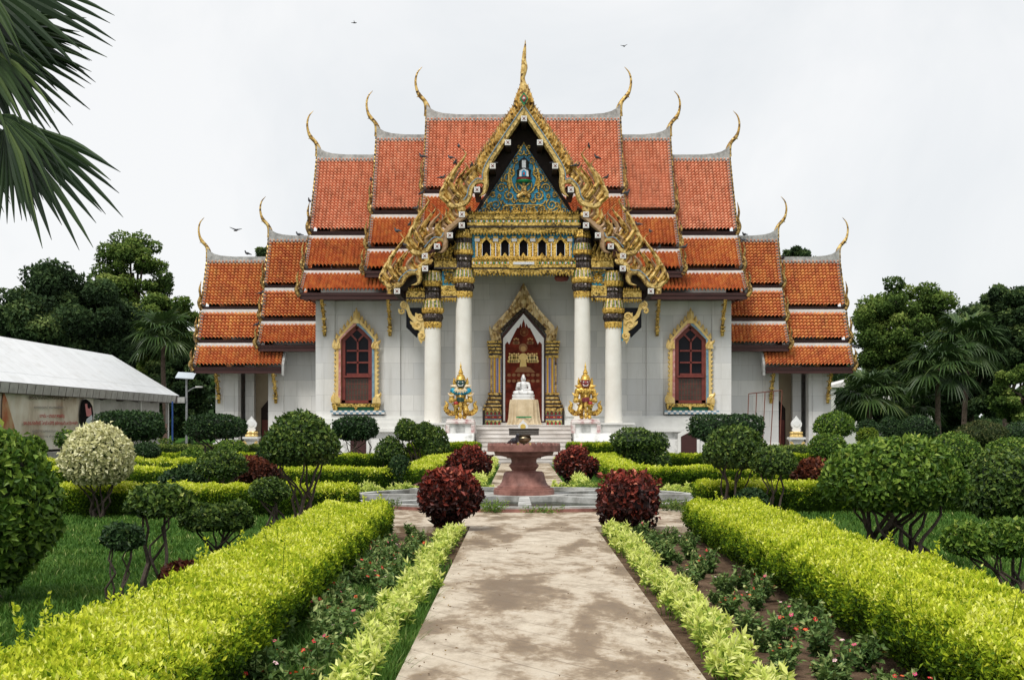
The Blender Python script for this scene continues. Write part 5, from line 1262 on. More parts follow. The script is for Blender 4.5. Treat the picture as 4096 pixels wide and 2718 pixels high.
TP('shrub_tree','flat-topped shrub tree with pale twisted trunks against the podium on the right','tree',55,[(1588,1764,957,1016)],1672,.12,7500,G1d,9,.06,25,-.5,.1,.5,depth=.7,bark=BK2,lean=.35)
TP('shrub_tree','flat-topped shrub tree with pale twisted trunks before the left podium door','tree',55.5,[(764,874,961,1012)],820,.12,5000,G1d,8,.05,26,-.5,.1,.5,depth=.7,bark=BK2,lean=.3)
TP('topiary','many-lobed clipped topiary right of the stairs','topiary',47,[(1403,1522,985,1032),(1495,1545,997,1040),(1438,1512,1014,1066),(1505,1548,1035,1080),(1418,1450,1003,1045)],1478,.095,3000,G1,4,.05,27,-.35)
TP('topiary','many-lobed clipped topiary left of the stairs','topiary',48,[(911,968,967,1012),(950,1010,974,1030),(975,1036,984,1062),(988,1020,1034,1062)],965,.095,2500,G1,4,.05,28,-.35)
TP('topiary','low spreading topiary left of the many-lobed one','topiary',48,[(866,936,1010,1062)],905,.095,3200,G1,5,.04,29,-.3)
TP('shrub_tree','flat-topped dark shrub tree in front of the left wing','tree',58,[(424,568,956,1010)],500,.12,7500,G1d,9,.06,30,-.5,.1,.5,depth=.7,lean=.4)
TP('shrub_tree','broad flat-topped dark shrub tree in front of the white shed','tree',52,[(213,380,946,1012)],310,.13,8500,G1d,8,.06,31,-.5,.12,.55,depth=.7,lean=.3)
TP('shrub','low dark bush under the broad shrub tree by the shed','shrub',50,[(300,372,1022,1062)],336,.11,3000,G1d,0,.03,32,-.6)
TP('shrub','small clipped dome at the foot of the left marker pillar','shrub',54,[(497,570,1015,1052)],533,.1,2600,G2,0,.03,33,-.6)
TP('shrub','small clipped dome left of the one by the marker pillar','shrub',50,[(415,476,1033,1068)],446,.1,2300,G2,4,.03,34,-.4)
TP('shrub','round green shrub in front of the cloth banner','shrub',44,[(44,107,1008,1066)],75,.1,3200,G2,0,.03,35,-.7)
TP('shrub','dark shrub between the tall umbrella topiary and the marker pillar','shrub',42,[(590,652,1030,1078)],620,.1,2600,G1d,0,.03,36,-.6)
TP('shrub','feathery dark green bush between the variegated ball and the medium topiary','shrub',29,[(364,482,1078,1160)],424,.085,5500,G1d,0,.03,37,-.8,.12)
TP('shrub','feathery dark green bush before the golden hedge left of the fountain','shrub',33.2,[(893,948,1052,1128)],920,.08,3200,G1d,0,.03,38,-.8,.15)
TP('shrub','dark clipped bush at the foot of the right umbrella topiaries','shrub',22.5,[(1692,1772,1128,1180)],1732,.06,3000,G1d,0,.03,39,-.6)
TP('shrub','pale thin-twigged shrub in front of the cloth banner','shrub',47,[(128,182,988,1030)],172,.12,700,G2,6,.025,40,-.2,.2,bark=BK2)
# copper leaved bushes
def croton(label, Y, b, bpx, seed, mat=GR, n=5200, L=.088, ns=9, flat=-.9, base_z=GZ, sq=1):
    return TP('copper_bush', label, 'shrub', Y, [b], bpx, L, n, mat, ns, .016, seed, flat, .22, sq, -.07, base_z=base_z, bark=BK, lean=.12, hg=.42)
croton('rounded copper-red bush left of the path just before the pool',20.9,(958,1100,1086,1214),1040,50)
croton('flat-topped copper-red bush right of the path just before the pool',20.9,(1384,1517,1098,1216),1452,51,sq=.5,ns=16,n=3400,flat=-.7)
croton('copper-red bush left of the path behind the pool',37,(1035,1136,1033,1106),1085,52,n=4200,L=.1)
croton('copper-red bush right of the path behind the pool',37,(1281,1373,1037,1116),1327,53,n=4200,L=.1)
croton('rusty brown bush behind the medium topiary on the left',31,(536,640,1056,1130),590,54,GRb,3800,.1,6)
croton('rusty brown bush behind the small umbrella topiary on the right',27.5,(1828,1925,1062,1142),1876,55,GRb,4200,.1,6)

# ================================================================== HEDGES
def hedge(label, pts, width, zt, mat, L, n, seed, ytop=.72, yside=.3, z0=GZ, sprigs=0, name='hedge', lump=.05, group=None, ex=2.1):
    P = np.array(pts,float); seg = np.linalg.norm(np.diff(P,axis=0),axis=1); cum = np.concatenate([[0],np.cumsum(seg)]); T_ = cum[-1]
    H = zt-z0
    def frame(s):
        s = np.clip(s,0,T_); x = np.interp(s,cum,P[:,0]); y = np.interp(s,cum,P[:,1]); k = np.clip(np.searchsorted(cum,s,side='right')-1,0,len(seg)-1)
        d = (P[k+1]-P[k])/seg[k][:,None]; return np.stack([x,y],1), d
    area = np.array([T_*width*1.35, T_*H, T_*H, width*H, width*H]); f = rng.choice(5, n, p=area/area.sum())
    s = rng.uniform(0,T_,n); s[f == 3] = 0; s[f == 4] = T_
    lat = rng.uniform(-.5,.5,n)*width; z = rng.uniform(.04,1,n)**.8*H
    N3 = np.zeros((n,3)); xy,d = frame(s); nr = np.stack([d[:,1],-d[:,0]],1)
    top = f == 0; z[top] = H; N3[top,2] = 1
    for k,sg in ((1,1),(2,-1)): lat[f == k] = sg*width/2; N3[f == k,:2] = nr[f == k]*sg
    for k,sg in ((3,-1),(4,1)): N3[f == k,:2] = d[f == k]*sg
    # soften the shoulder
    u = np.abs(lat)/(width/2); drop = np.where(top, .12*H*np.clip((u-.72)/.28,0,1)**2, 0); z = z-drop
    tuck = np.where((f == 1)|(f == 2), .09*np.clip((z/H-.75)/.25,0,1)**2+.3*np.clip((.6-z/H)/.6,0,1)**1.3*width*.5, 0); lat = lat-np.sign(lat)*tuck
    Q = np.column_stack([xy+nr*lat[:,None], z0+z])
    disp = lump*lump_noise(Q*2.2,7,seed)+.022*lump_noise(Q*7,7,seed+3)+rng.normal(size=n)*.022-(rng.uniform(size=n) < .25)*rng.uniform(0,.12,n)
    Q = Q+N3*disp[:,None]; N3[:,2] += .35; N3 = unit(N3)
    tint = np.where(top, ytop, yside*.45+(z/H)**ex*(ytop-yside*.6)*.75)+rng.normal(size=n)*.13  # yellow new growth on top, green sides, with side shade painted into the tint
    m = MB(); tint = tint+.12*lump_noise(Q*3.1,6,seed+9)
    add_leaves(m, Q, N3, L, L*.5, tint, spread=.55, up=.35)
    ns = max(2,int(T_/.35)); ss = np.linspace(.06,T_-.06,ns); cxy,cd = frame(ss); cn = np.stack([cd[:,1],-cd[:,0]],1)
    ring = [(-.3,.12),(-.42,.75),(-.34,.92),(.34,.92),(.42,.75),(.3,.12)]; V = []
    for k in range(ns):
        for a,b_ in ring: V.append((*(cxy[k]+cn[k]*a*width), z0+b_*H))
    V = np.array(V); V[:,2] += .03*lump_noise(V*2.2,7,seed); k,j = np.meshgrid(np.arange(ns-1),np.arange(5),indexing='ij'); k=k.ravel(); j=j.ravel()
    m.add(V, np.stack([k*6+j,(k+1)*6+j,(k+1)*6+j+1,k*6+j+1],1), .12)
    m.add(V[:6],[list(range(6))],.12); m.add(V[-6:],[list(range(6))],.12)
    for q_ in range(sprigs):
        s_ = np.array([random.uniform(.3,T_-.3)]); c_,d_ = frame(s_); l_ = random.uniform(-.5,.5)*width; b0 = np.array([*(c_[0]+np.array([d_[0][1],-d_[0][0]])*l_), zt-.05]); h = random.uniform(.08,.26)
        e = b0+np.array([random.gauss(0,.04),random.gauss(0,.04),h+.05]); kk = int(14+h*60); uu = rng.uniform(.25,1,kk)
        add_leaves(m, b0+(e-b0)*uu[:,None], unit(rng.normal(size=(kk,3))*np.array([1,1,.2])), L*.95, L*.45, np.full(kk,ytop)+rng.normal(size=kk)*.1, spread=.4, up=.4)
        tube(m,[b0,e],[.004,.002],4,.3)
    return m.build(name, mat, loc=(P[:,0].mean(),P[:,1].mean(),z0), label=label, cat='hedge', group=group)
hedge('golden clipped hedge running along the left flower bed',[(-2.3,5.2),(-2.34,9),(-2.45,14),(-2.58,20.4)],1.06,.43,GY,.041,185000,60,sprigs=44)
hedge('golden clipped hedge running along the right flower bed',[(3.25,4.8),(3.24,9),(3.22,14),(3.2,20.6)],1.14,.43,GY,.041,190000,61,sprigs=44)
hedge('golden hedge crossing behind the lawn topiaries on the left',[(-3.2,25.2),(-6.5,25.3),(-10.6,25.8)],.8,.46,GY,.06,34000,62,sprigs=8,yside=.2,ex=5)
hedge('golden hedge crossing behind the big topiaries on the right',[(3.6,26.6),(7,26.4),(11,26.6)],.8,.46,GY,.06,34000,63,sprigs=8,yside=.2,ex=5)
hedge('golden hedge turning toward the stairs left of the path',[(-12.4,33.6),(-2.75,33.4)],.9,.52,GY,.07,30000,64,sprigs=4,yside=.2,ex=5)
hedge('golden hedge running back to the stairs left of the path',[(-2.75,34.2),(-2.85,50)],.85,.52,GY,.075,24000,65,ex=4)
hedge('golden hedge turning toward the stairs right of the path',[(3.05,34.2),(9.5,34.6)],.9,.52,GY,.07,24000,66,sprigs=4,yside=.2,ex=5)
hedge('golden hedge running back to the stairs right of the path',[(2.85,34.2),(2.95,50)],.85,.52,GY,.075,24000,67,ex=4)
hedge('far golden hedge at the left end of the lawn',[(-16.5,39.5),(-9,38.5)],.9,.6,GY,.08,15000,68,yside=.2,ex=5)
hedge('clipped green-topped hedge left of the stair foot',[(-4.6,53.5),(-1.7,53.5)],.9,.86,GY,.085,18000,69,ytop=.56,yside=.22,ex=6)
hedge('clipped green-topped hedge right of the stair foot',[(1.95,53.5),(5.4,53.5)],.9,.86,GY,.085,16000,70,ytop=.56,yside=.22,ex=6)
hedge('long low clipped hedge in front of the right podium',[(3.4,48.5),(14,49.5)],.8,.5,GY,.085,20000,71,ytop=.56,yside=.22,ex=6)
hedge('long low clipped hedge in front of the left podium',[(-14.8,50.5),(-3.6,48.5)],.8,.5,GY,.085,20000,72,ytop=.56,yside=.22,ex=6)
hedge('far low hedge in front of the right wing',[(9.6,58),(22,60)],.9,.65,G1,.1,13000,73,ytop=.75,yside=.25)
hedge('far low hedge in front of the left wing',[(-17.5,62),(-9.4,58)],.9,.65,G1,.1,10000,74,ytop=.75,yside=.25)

# ================================================================== BORDER PLANTS AND FLOWERS
def border_proto(seed):
    m = MB(); r = np.random.default_rng(seed)
    for k in range(9):
        a = r.uniform(0,6.28); q_ = r.uniform(0,.13); b0 = np.array([q_*math.cos(a),q_*math.sin(a),0]); h = r.uniform(.16,.3); e = b0*1.4+np.array([0,0,h])
        tube(m,[b0,e],[.004,.003],4,.25)
        nl = 26; uu = r.uniform(.25,1,nl)**.6; ang = r.uniform(0,6.28,nl)
        N = np.stack([np.cos(ang),np.sin(ang),.5+.9*uu],1)
        add_leaves(m, b0+(e-b0)*uu[:,None], unit(N), .085, .028, .2+.6*uu**1.5+r.normal(size=nl)*.12, spread=.7, up=.18, fold=.15)
    return m
protos = {}
def border_row(pts, label, group, step, z, sc0=1.0, seed=0):
    P = np.array(pts,float); seg = np.linalg.norm(np.diff(P,axis=0),axis=1); cum = np.concatenate([[0],np.cumsum(seg)]); r = np.random.default_rng(seed)
    for s in np.arange(0,cum[-1],step):
        k = int(r.integers(0,5)); x = np.interp(s,cum,P[:,0])+r.normal()*.04; y = np.interp(s,cum,P[:,1])+r.normal()*.04
        if k not in protos:
            o = border_proto(100+k).build('border_plant', GB, loc=(0,0,0), cat='plant'); protos[k] = o
        else: o = copy_tree(protos[k],(0,0,0))
        o.location = (x,y,z); o.rotation_euler = (0,0,r.uniform(0,6.28)); s_ = sc0*r.uniform(.8,1.2); o.scale = (s_,s_,s_*r.uniform(.85,1.1)); tag(o,label,'plant',group)
border_row([(-1.12,6.6),(-1.08,14),(-1.04,20.2)],'pale lime border plant in the row along the left path edge','left path border',.19,GZ+.01,.86,1)
border_row([(1.52,6.6),(1.5,14),(1.46,21)],'pale lime border plant in the row along the right path edge','right path border',.19,GZ+.01,.86,2)
border_row([(-1.15,33.8),(-1.15,54)],'pale lime border plant along the left edge of the far path','left far path border',.36,GZ+.01,1.25,3)
border_row([(1.6,33.8),(1.6,54)],'pale lime border plant along the right edge of the far path','right far path border',.36,GZ+.01,1.25,4)
arcp = lambda a0,a1,r_: [(px_+r_*math.cos(R(a)),py_+r_*math.sin(R(a))) for a in np.linspace(a0,a1,14)]
border_row(arcp(100,178,4.75),'pale lime border plant curving round the back left of the pool','left pool border',.27,GZ+.01,.95,5)
border_row(arcp(80,2,4.75),'pale lime border plant curving round the back right of the pool','right pool border',.27,GZ+.01,.95,6)
FLM = [M('red petals',(.5,.015,.02),(.62,.03,.03),9,.5,0,0), M('pink petals',(.6,.04,.14),(.72,.1,.25),9,.5,0,0), M('pale pink petals',(.75,.45,.5),(.85,.6,.62),9,.5,0,0), M('orange red petals',(.65,.06,.01),(.75,.12,.02),9,.5,0,0)]
FE = M('pale flower eye',(.8,.7,.2),(.85,.8,.4),9,.5,0,0)
def flower_mesh(mm):
    m = MB()
    for k in range(5):
        a = k*2*math.pi/5; c_,s_ = math.cos(a),math.sin(a); p = lambda r_,w_,z: (r_*c_-w_*s_, r_*s_+w_*c_, z)
        m.add([p(.003,0,0),p(.018,-.012,.006),p(.028,0,.003),p(.018,.012,.006)],[[0,1,2],[0,2,3]])
    lathe(m,[(.0,.004),(.005,.004),(.0,.007)],0,0,6,m=1); return m
flower_protos = []
def peri_proto(seed, nf):
    r = np.random.default_rng(seed); t = thing('periwinkle', 'x','flowering plant',(0,0,0)); m = MB(); tips = []
    for k in range(11):
        a = r.uniform(0,6.28); b0 = np.array([.03*math.cos(a),.03*math.sin(a),0]); h = r.uniform(.12,.3); sp = r.uniform(.03,.18); e = np.array([sp*math.cos(a),sp*math.sin(a),h]); tips.append(e)
        tube(m,[b0,(b0+e)/2+np.array([0,0,.02]),e],[.005,.004,.003],4,.2)
        nl = 30; uu = r.uniform(.15,1,nl); ang = r.uniform(0,6.28,nl); N = np.stack([np.cos(ang),np.sin(ang),.8+.5*uu],1)
        add_leaves(m,b0+(e-b0)*uu[:,None],unit(N),.065,.03,.25+.45*uu+r.normal(size=nl)*.15,spread=.75,up=.12,fold=.15)
    m.build('foliage', GP, t)
    for k in range(nf):
        mm = int(r.choice(4,p=[.6,.14,.06,.2]))
        while len(flower_protos) <= mm: flower_protos.append(None)
        if flower_protos[mm] is None:
            o = flower_mesh(mm).build('flower',[FLM[mm],FE],t); flower_protos[mm] = o
        else:
            o = bpy.data.objects.new('flower', flower_protos[mm].data); COL.objects.link(o); o.parent = t
        o.location = tips[k % len(tips)]+np.array([r.normal()*.025,r.normal()*.025,.014]); o.rotation_euler = (r.normal()*.4-.35,r.normal()*.4,r.uniform(0,6)); o.scale = (.7,.7,.7)
    return t
pp = [peri_proto(200+k,nf) for k,nf in enumerate((5,7,3,6,0,4))]; used = set()
def peri(x,y,k,s,label,group):
    if k not in used: o = pp[k]; used.add(k)
    else: o = copy_tree(pp[k],(0,0,0))
    o.location = (x,y,GZ+.012); o.rotation_euler = (0,0,random.uniform(0,6)); o.scale = (s,s,s); tag(o,label,'flowering plant',group)
r = np.random.default_rng(5)
for k in range(70):
    u = r.uniform(0,1); y = 6.4+11.5*u**1.1; peri(r.uniform(-2.0,-1.32), y, int(r.choice(6)), r.uniform(.8,1.15), 'red-flowered periwinkle plant in the grassy left flower bed', 'periwinkles in the left bed')
for k,(x,y) in enumerate([(1.9,20.2),(2.3,19.8),(2.05,19.2),(2.4,18.6),(1.9,18.2),(2.25,17.3),(1.85,16.6),(2.3,15.7),(2.05,15.2),(1.9,14.4),(2.4,14.2),(2.15,13.6),(2.45,13.2),(2.3,12.6),(1.95,12.2),(2.5,11.9),(2.25,11.3),(2.45,10.9),(2.1,10.5),(2.35,10.1),(1.95,9.6),(2.5,9.5),(2.2,9.0),(2.05,8.5),(2.4,8.3),(2.2,7.8),(2.5,7.6)]):
    peri(x,y,[0,1,3,2,5,4][k%6],random.uniform(.75,1.1),'red-flowered periwinkle plant on bare soil in the right flower bed','periwinkles in the right bed')
for k in range(30):
    peri(r.uniform(1.75,2.5),r.uniform(7,19.5),[4,2,4][k%3],r.uniform(.45,.8),'small leafy periwinkle seedling among the flowers of the right bed','seedlings in the right bed')
for x,y,s in ((-2.1,20.6,.8),(-1.7,20.3,.9),(-1.9,19.0,.7),(-1.6,18.4,.8),(-1.5,19.3,.8),(-1.8,17.6,.8)):
    peri(x,y,4,s,'young leafy seedling on bare soil before the terrace kerb','seedlings by the terrace')

# ================================================================== GRASS
def blades(n, xs, ys, h, name, label, mask=None, dens_y=1.6, z=GZ, lean=.35, bw=.006, tt=.5):
    u = rng.uniform(size=n); y = ys[0]*(ys[1]/ys[0])**u if dens_y else ys[0]+(ys[1]-ys[0])*u
    x = rng.uniform(xs[0],xs[1],n)
    if mask is not None: k = mask(x,y); x,y = x[k],y[k]
    n = len(x); clump = .5+.5*np.sin(x*3.1+np.sin(y*2.3)*2)*np.sin(y*2.7+np.sin(x*1.9)); hh = h*(rng.uniform(.4,1.2,n))*(.7+.6*clump); a = rng.uniform(0,6.28,n)
    dx,dy = np.cos(a),np.sin(a); w_ = bw*(.7+y/14); ln = rng.normal(size=n)*lean*hh; ln2 = ln*2.2
    B = np.stack([x,y,np.full(n,z)],1); S_ = np.stack([dx,dy,np.zeros(n)],1)*w_[:,None]; D_ = np.stack([-dy,dx,np.zeros(n)],1)
    V = np.empty((n,5,3)); V[:,0] = B-S_; V[:,1] = B+S_; mid = B+D_*ln[:,None]+np.array([0,0,1])*(hh*.6)[:,None]; V[:,2] = mid-S_*.7; V[:,3] = mid+S_*.7
    V[:,4] = B+D_*ln2[:,None]+np.array([0,0,1])*hh[:,None]
    b_ = np.arange(n)*5; Fc = np.empty((3*n,3),int); Fc[0::3] = np.stack([b_,b_+1,b_+3],1); Fc[1::3] = np.stack([b_,b_+3,b_+2],1); Fc[2::3] = np.stack([b_+2,b_+3,b_+4],1)
    m = MB(); m.add(V.reshape(-1,3),Fc,np.repeat(np.clip(tt-.2+.35*clump*rng.uniform(.5,1.2,n)+rng.normal(size=n)*.12+(rng.uniform(size=n) < .03)*.4,0,1),3))
    return m.build(name, GG, kind='stuff', label=label, cat='grass')
blades(150000,(-10.5,-2.7),(6.5,26),.085,'grass','dark green lawn grass left of the golden hedge',lambda x,y:(x>-.42*y-.5))
blades(110000,(3.4,10),(6.5,26),.085,'grass','dark green lawn grass right of the golden hedge',lambda x,y:(x<.42*y+.5))
blades(34000,(-2.05,-.8),(6.5,17.5),.14,'grass','long wild grass growing among the left bed flowers',lambda x,y:(x<-.86)&(rng.uniform(size=len(x))<np.clip((17.5-y)/5,0,1)),z=GZ+.01,bw=.003,tt=.45)
blades(26000,(-16,16),(26,60),.07,'grass','short far lawn grass between the clipped hedges',lambda x,y:((x<-3.6)|(x>3.9))&(y<56),bw=.01)
r_l = np.random.default_rng(77); n_l = 420; yl = 6.5+15*r_l.uniform(size=n_l)**1.3; xl = np.where(r_l.uniform(size=n_l) < .45, PL_+np.abs(r_l.normal(size=n_l))*.16, PR_-np.abs(r_l.normal(size=n_l))*.16); xl = np.where(r_l.uniform(size=n_l) < .3, r_l.uniform(PL_,PR_,n_l), xl)
q = MB(); add_leaves(q, np.stack([xl,yl,np.full(n_l,.006)],1), np.tile((0,0,1.0),(n_l,1)), .03, .014, r_l.uniform(.2,.8,n_l), spread=1, fold=.1)
q.V[0][:,2] = np.clip(q.V[0][:,2], .004, .02)
q.build('leaf_litter', leaf_mat('dry fallen leaves',[(0,(.05,.03,.015)),(.6,(.2,.12,.05)),(1,(.4,.3,.1))],.7,0), kind='stuff', label='dry leaf litter scattered along the concrete path', cat='leaves')
blades(60000,(10,22),(12,45),.09,'grass','lawn grass far right beyond the round shrubs',lambda x,y:(x<.45*y+4),bw=.009)
blades(50000,(-22,-10.5),(12,45),.09,'grass','lawn grass far left toward the shed',lambda x,y:(x>-.45*y-3)&(x>-18),bw=.009)
# weeds and ferny plants around the pool rim
def tuft(label, x, y, n, h, rad, mat=G2, seed=0, z=-.02):
    m = MB(); r_ = np.random.default_rng(seed); 
    for k in range(n):
        a = r_.uniform(0,6.28); q_ = rad*r_.uniform(0,1)**.6; b0 = np.array([x+q_*math.cos(a)*.4,y+q_*math.sin(a)*.4,z]); e = np.array([x+q_*math.cos(a),y+q_*math.sin(a),z+h*r_.uniform(.5,1)])
        uu = r_.uniform(.2,1,10); add_leaves(m,b0+(e-b0)*uu[:,None],unit(r_.normal(size=(10,3))*np.array([1,1,.4])),.07,.018,.35+.3*uu+r_.normal(size=10)*.1,spread=.6,up=.2)
    return m.build('weed_tuft', mat, loc=(x,y,z), label=label, cat='weed', kind='stuff' if 'weeds' in label else None)
tuft('bushy weed growing at the front pool rim just left of the middle spoke',px_-.62,24.85,40,.28,.3,seed=1)
tuft('low weeds along the front pool rim just right of the middle spoke',px_+.3,24.88,30,.14,.5,seed=2)
tuft('low weed clump at the front pool rim beside the flat-topped copper bush',px_+1.65,25.0,26,.16,.3,seed=3)
tuft('low weeds at the front pool rim beside the rounded copper bush',px_-1.5,25.0,24,.12,.35,seed=4)
tuft('strappy green clump at the left end of the pool by the golden hedge',px_-2.75,25.5,60,.26,.35,G1,5)
tuft('ferny green clump at the right end of the pool by the golden hedge',px_+3.0,25.5,90,.26,.55,G1,6)
tuft('ferny green weeds behind the pool left of the far path',px_-1.4,33.4,70,.25,.6,G2,7)
tuft('ferny green weeds behind the pool right of the far path',px_+1.9,33.5,110,.28,.9,G2,8)
for q_,(dx,dy) in enumerate([(-2.6,1.4),(-2.2,1.9),(-2.9,.9),(-1.8,1.2),(1.6,2.2),(2.4,1.2),(-2.4,-1.1),(2.0,-1.6),(1.2,-2.6),(-1.0,-2.9),(2.9,.7)]):
    m = MB(); rr_ = .16+.05*(q_%3); m.add([(px_+dx,py_+dy,.02)]+[(px_+dx+rr_*math.cos(a),py_+dy+rr_*math.sin(a),.02+.006*math.sin(3*a)) for a in np.linspace(.25,6.03,16)],[[0,i+1,i+2] for i in range(15)],.75)
    m.build('lily_pad', G2, loc=(px_+dx,py_+dy,.02), label='green lily pad floating in the round pool', cat='lily pad', group='lily pads in the pool')

# ================================================================== TREES AND PALMS
def tree(name, label, Y, box_, mat, seed, nc=46, nl=260, L=.3, trunk=True, gap=.22, bpx=None, dep=.8, bias=0, cr=(.12,.2)):
    nc = int(nc*1.7); nl = int(nl*1.35); L = L*.8; cr = (cr[0]*.92, cr[1]*.95)
    x0,x1,y0,y1 = box_; cx = PX((x0+x1)/2,Y); rx = (x1-x0)/2*Y/F*1.08; zt,zb = PZ(y0,Y),max(PZ(y1,Y),.6); rz = (zt-zb)/2; cz = (zt+zb)/2
    r_ = np.random.default_rng(seed); t = thing(name,label,'tree',(PX(bpx,Y) if bpx else cx,Y,GZ))
    U = unit(r_.normal(size=(nc,3))); rad = r_.uniform(.25,1,nc)**.5; C_ = np.array((cx,Y,cz))+U*rad[:,None]*np.array((rx,rx*dep,rz))*.86
    m = MB()
    for k in range(nc):
        s_ = r_.uniform(*cr)*max(rx,rz)*.9; P,N,dp = ball_points(nl,(s_,s_,s_*.72),seed+k,.25,None,.35)
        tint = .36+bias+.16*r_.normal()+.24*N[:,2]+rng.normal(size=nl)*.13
        add_leaves(m,P+C_[k],N,L,L*.6,tint,spread=.7,up=0)
    m.build('crown', mat, t)
    if trunk:
        m = MB(); b0 = np.array((PX(bpx,Y) if bpx else cx,Y,GZ)); top = np.array((cx,Y,cz+rz*.2)); w_ = .03*(zt)
        tube(m,catmull([b0,b0*.6+top*.4+r_.normal(size=3)*.15,top],4),np.linspace(w_,w_*.35,9),8)
        for k in r_.choice(nc,min(nc,16),replace=False):
            a = b0+(top-b0)*r_.uniform(.3,.95); tube(m,catmull([a,(a+C_[k])/2+np.array([0,0,.1*rz]),C_[k]],3),np.linspace(w_*.42,w_*.1,7),5)
        m.build('trunk', BK, t)
    return t
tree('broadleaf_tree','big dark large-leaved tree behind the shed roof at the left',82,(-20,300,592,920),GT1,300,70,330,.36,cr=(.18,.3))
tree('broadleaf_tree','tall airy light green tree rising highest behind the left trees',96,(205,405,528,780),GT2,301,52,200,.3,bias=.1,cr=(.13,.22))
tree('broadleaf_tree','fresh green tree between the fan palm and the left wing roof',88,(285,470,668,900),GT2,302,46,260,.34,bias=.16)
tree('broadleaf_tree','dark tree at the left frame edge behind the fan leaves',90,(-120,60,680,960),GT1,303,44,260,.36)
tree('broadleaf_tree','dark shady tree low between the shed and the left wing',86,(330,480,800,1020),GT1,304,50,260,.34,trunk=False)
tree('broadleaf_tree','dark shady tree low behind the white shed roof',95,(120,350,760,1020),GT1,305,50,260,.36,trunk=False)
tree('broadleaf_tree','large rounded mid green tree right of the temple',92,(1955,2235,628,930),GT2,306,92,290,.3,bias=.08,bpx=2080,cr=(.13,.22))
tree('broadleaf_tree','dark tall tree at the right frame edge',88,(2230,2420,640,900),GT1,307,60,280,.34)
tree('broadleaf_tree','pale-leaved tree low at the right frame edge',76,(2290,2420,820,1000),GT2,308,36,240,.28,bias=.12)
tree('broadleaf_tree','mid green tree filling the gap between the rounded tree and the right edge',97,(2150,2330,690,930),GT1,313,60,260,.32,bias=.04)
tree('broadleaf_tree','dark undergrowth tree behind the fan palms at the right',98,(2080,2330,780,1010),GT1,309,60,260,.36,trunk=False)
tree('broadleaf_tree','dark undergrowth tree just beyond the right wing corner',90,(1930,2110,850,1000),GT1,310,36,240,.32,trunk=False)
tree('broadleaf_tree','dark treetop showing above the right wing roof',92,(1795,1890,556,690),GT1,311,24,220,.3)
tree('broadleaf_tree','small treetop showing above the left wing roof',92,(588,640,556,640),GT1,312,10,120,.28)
def fan(mb, hub, e1, e2, Rr, nseg=34, span=2.5, droop=.25, seed=0, tbase=.45, wmul=1.0, split=.5):
    r_ = np.random.default_rng(seed); hub = np.array(hub,float); e1 = unit(np.array(e1,float)); e2 = np.array(e2,float); e2 = unit(e2-e1*np.dot(e1,e2)); nn = np.cross(e1,e2)
    dth = 2*span/(nseg-1)
    for k in range(nseg):
        th = -span+dth*k; d = e1*math.cos(th)+e2*math.sin(th); s_ = -e1*math.sin(th)+e2*math.cos(th)
        Lk = Rr*(1-.22*(abs(th)/span)**2)*r_.uniform(.9,1.06); V = []; rs = [.04,.25,split,.72,.88,1.0]; dr = droop*r_.uniform(.6,1.7); sw = r_.normal()*.05
        for q_ in rs:
            hw = (math.tan(dth/2)*q_*Rr if q_ <= split else math.tan(dth/2)*split*Rr*(1-(q_-split)/(1-split))**.8*.95+.002)*wmul
            c_ = hub+d*Lk*q_+np.array([0,0,-1])*dr*Rr*max(0,q_-.3)**2*2+s_*sw*Lk*max(0,q_-split)
            f_ = .35*hw
            V += [c_-s_*hw-nn*f_, c_+nn*f_, c_+s_*hw-nn*f_]
        Fq = []
        for b_ in range(len(rs)-1):
            for c2 in (0,1): Fq.append([b_*3+c2,b_*3+c2+1,(b_+1)*3+c2+1,(b_+1)*3+c2])
        mb.add(V,np.array(Fq),np.clip(tbase+r_.normal()*.14,0,1))
def fan_palm(label, Y, px, crown_py, Rp, nf, seed, name='fan_palm', base=GZ):
    X = PX(px,Y); zc_ = PZ(crown_py,Y); Rm = Rp*Y/F; t = thing(name,label,'palm',(X,Y,base)); r_ = np.random.default_rng(seed)
    m = MB(); pts = [(X+.1*math.sin(z*.7+seed),Y,z) for z in np.linspace(base,zc_,9)]; tube(m,pts,np.linspace(.17,.12,9),10)
    for k in range(26):
        z = base+(zc_-base)*(k+.5)/26; a = k*2.4; x_ = X+.1*math.sin(z*.7+seed); m.add([(x_+.13*math.cos(a-.5),Y+.13*math.sin(a-.5),z),(x_+.13*math.cos(a+.5),Y+.13*math.sin(a+.5),z),(x_+.23*math.cos(a),Y+.23*math.sin(a),z+.16)],[[0,1,2]])
    m.build('trunk', BK2, t)
    for k in range(nf):
        a = k*2.4+r_.uniform(-.3,.3); el = 1.15-1.75*(k/nf)+r_.uniform(-.15,.15); d = np.array((math.cos(a)*math.cos(el),math.sin(a)*math.cos(el),math.sin(el)))
        h0 = np.array((X,Y,zc_)); h1 = h0+d*Rm*.48; m = MB(); tube(m,[h0,h1],[.028,.016],5,.7)
        side = unit(np.cross(d,np.array((0,0,1.0)))); 
        fan(m,h1,d+np.array((0,0,-.25)),side,Rm*.62,24,2.1,.3,seed*50+k,.42+.14*r_.normal(),.95)
        m.build('frond', GF, t)
    return t
fan_palm('dark fan palm behind the white shed, left of the left wing',77,380,778,92,22,1)
fan_palm('short fan palm right of the right wing corner',72,2008,912,92,20,2)
fan_palm('medium fan palm in the middle of the right palm group',71,2168,850,100,24,3)
fan_palm('tallest fan palm, rearmost of the right palm group',78,2228,790,100,24,4)
fan_palm('low fan palm behind the dome shrubs on the right',74,2105,935,80,16,5)
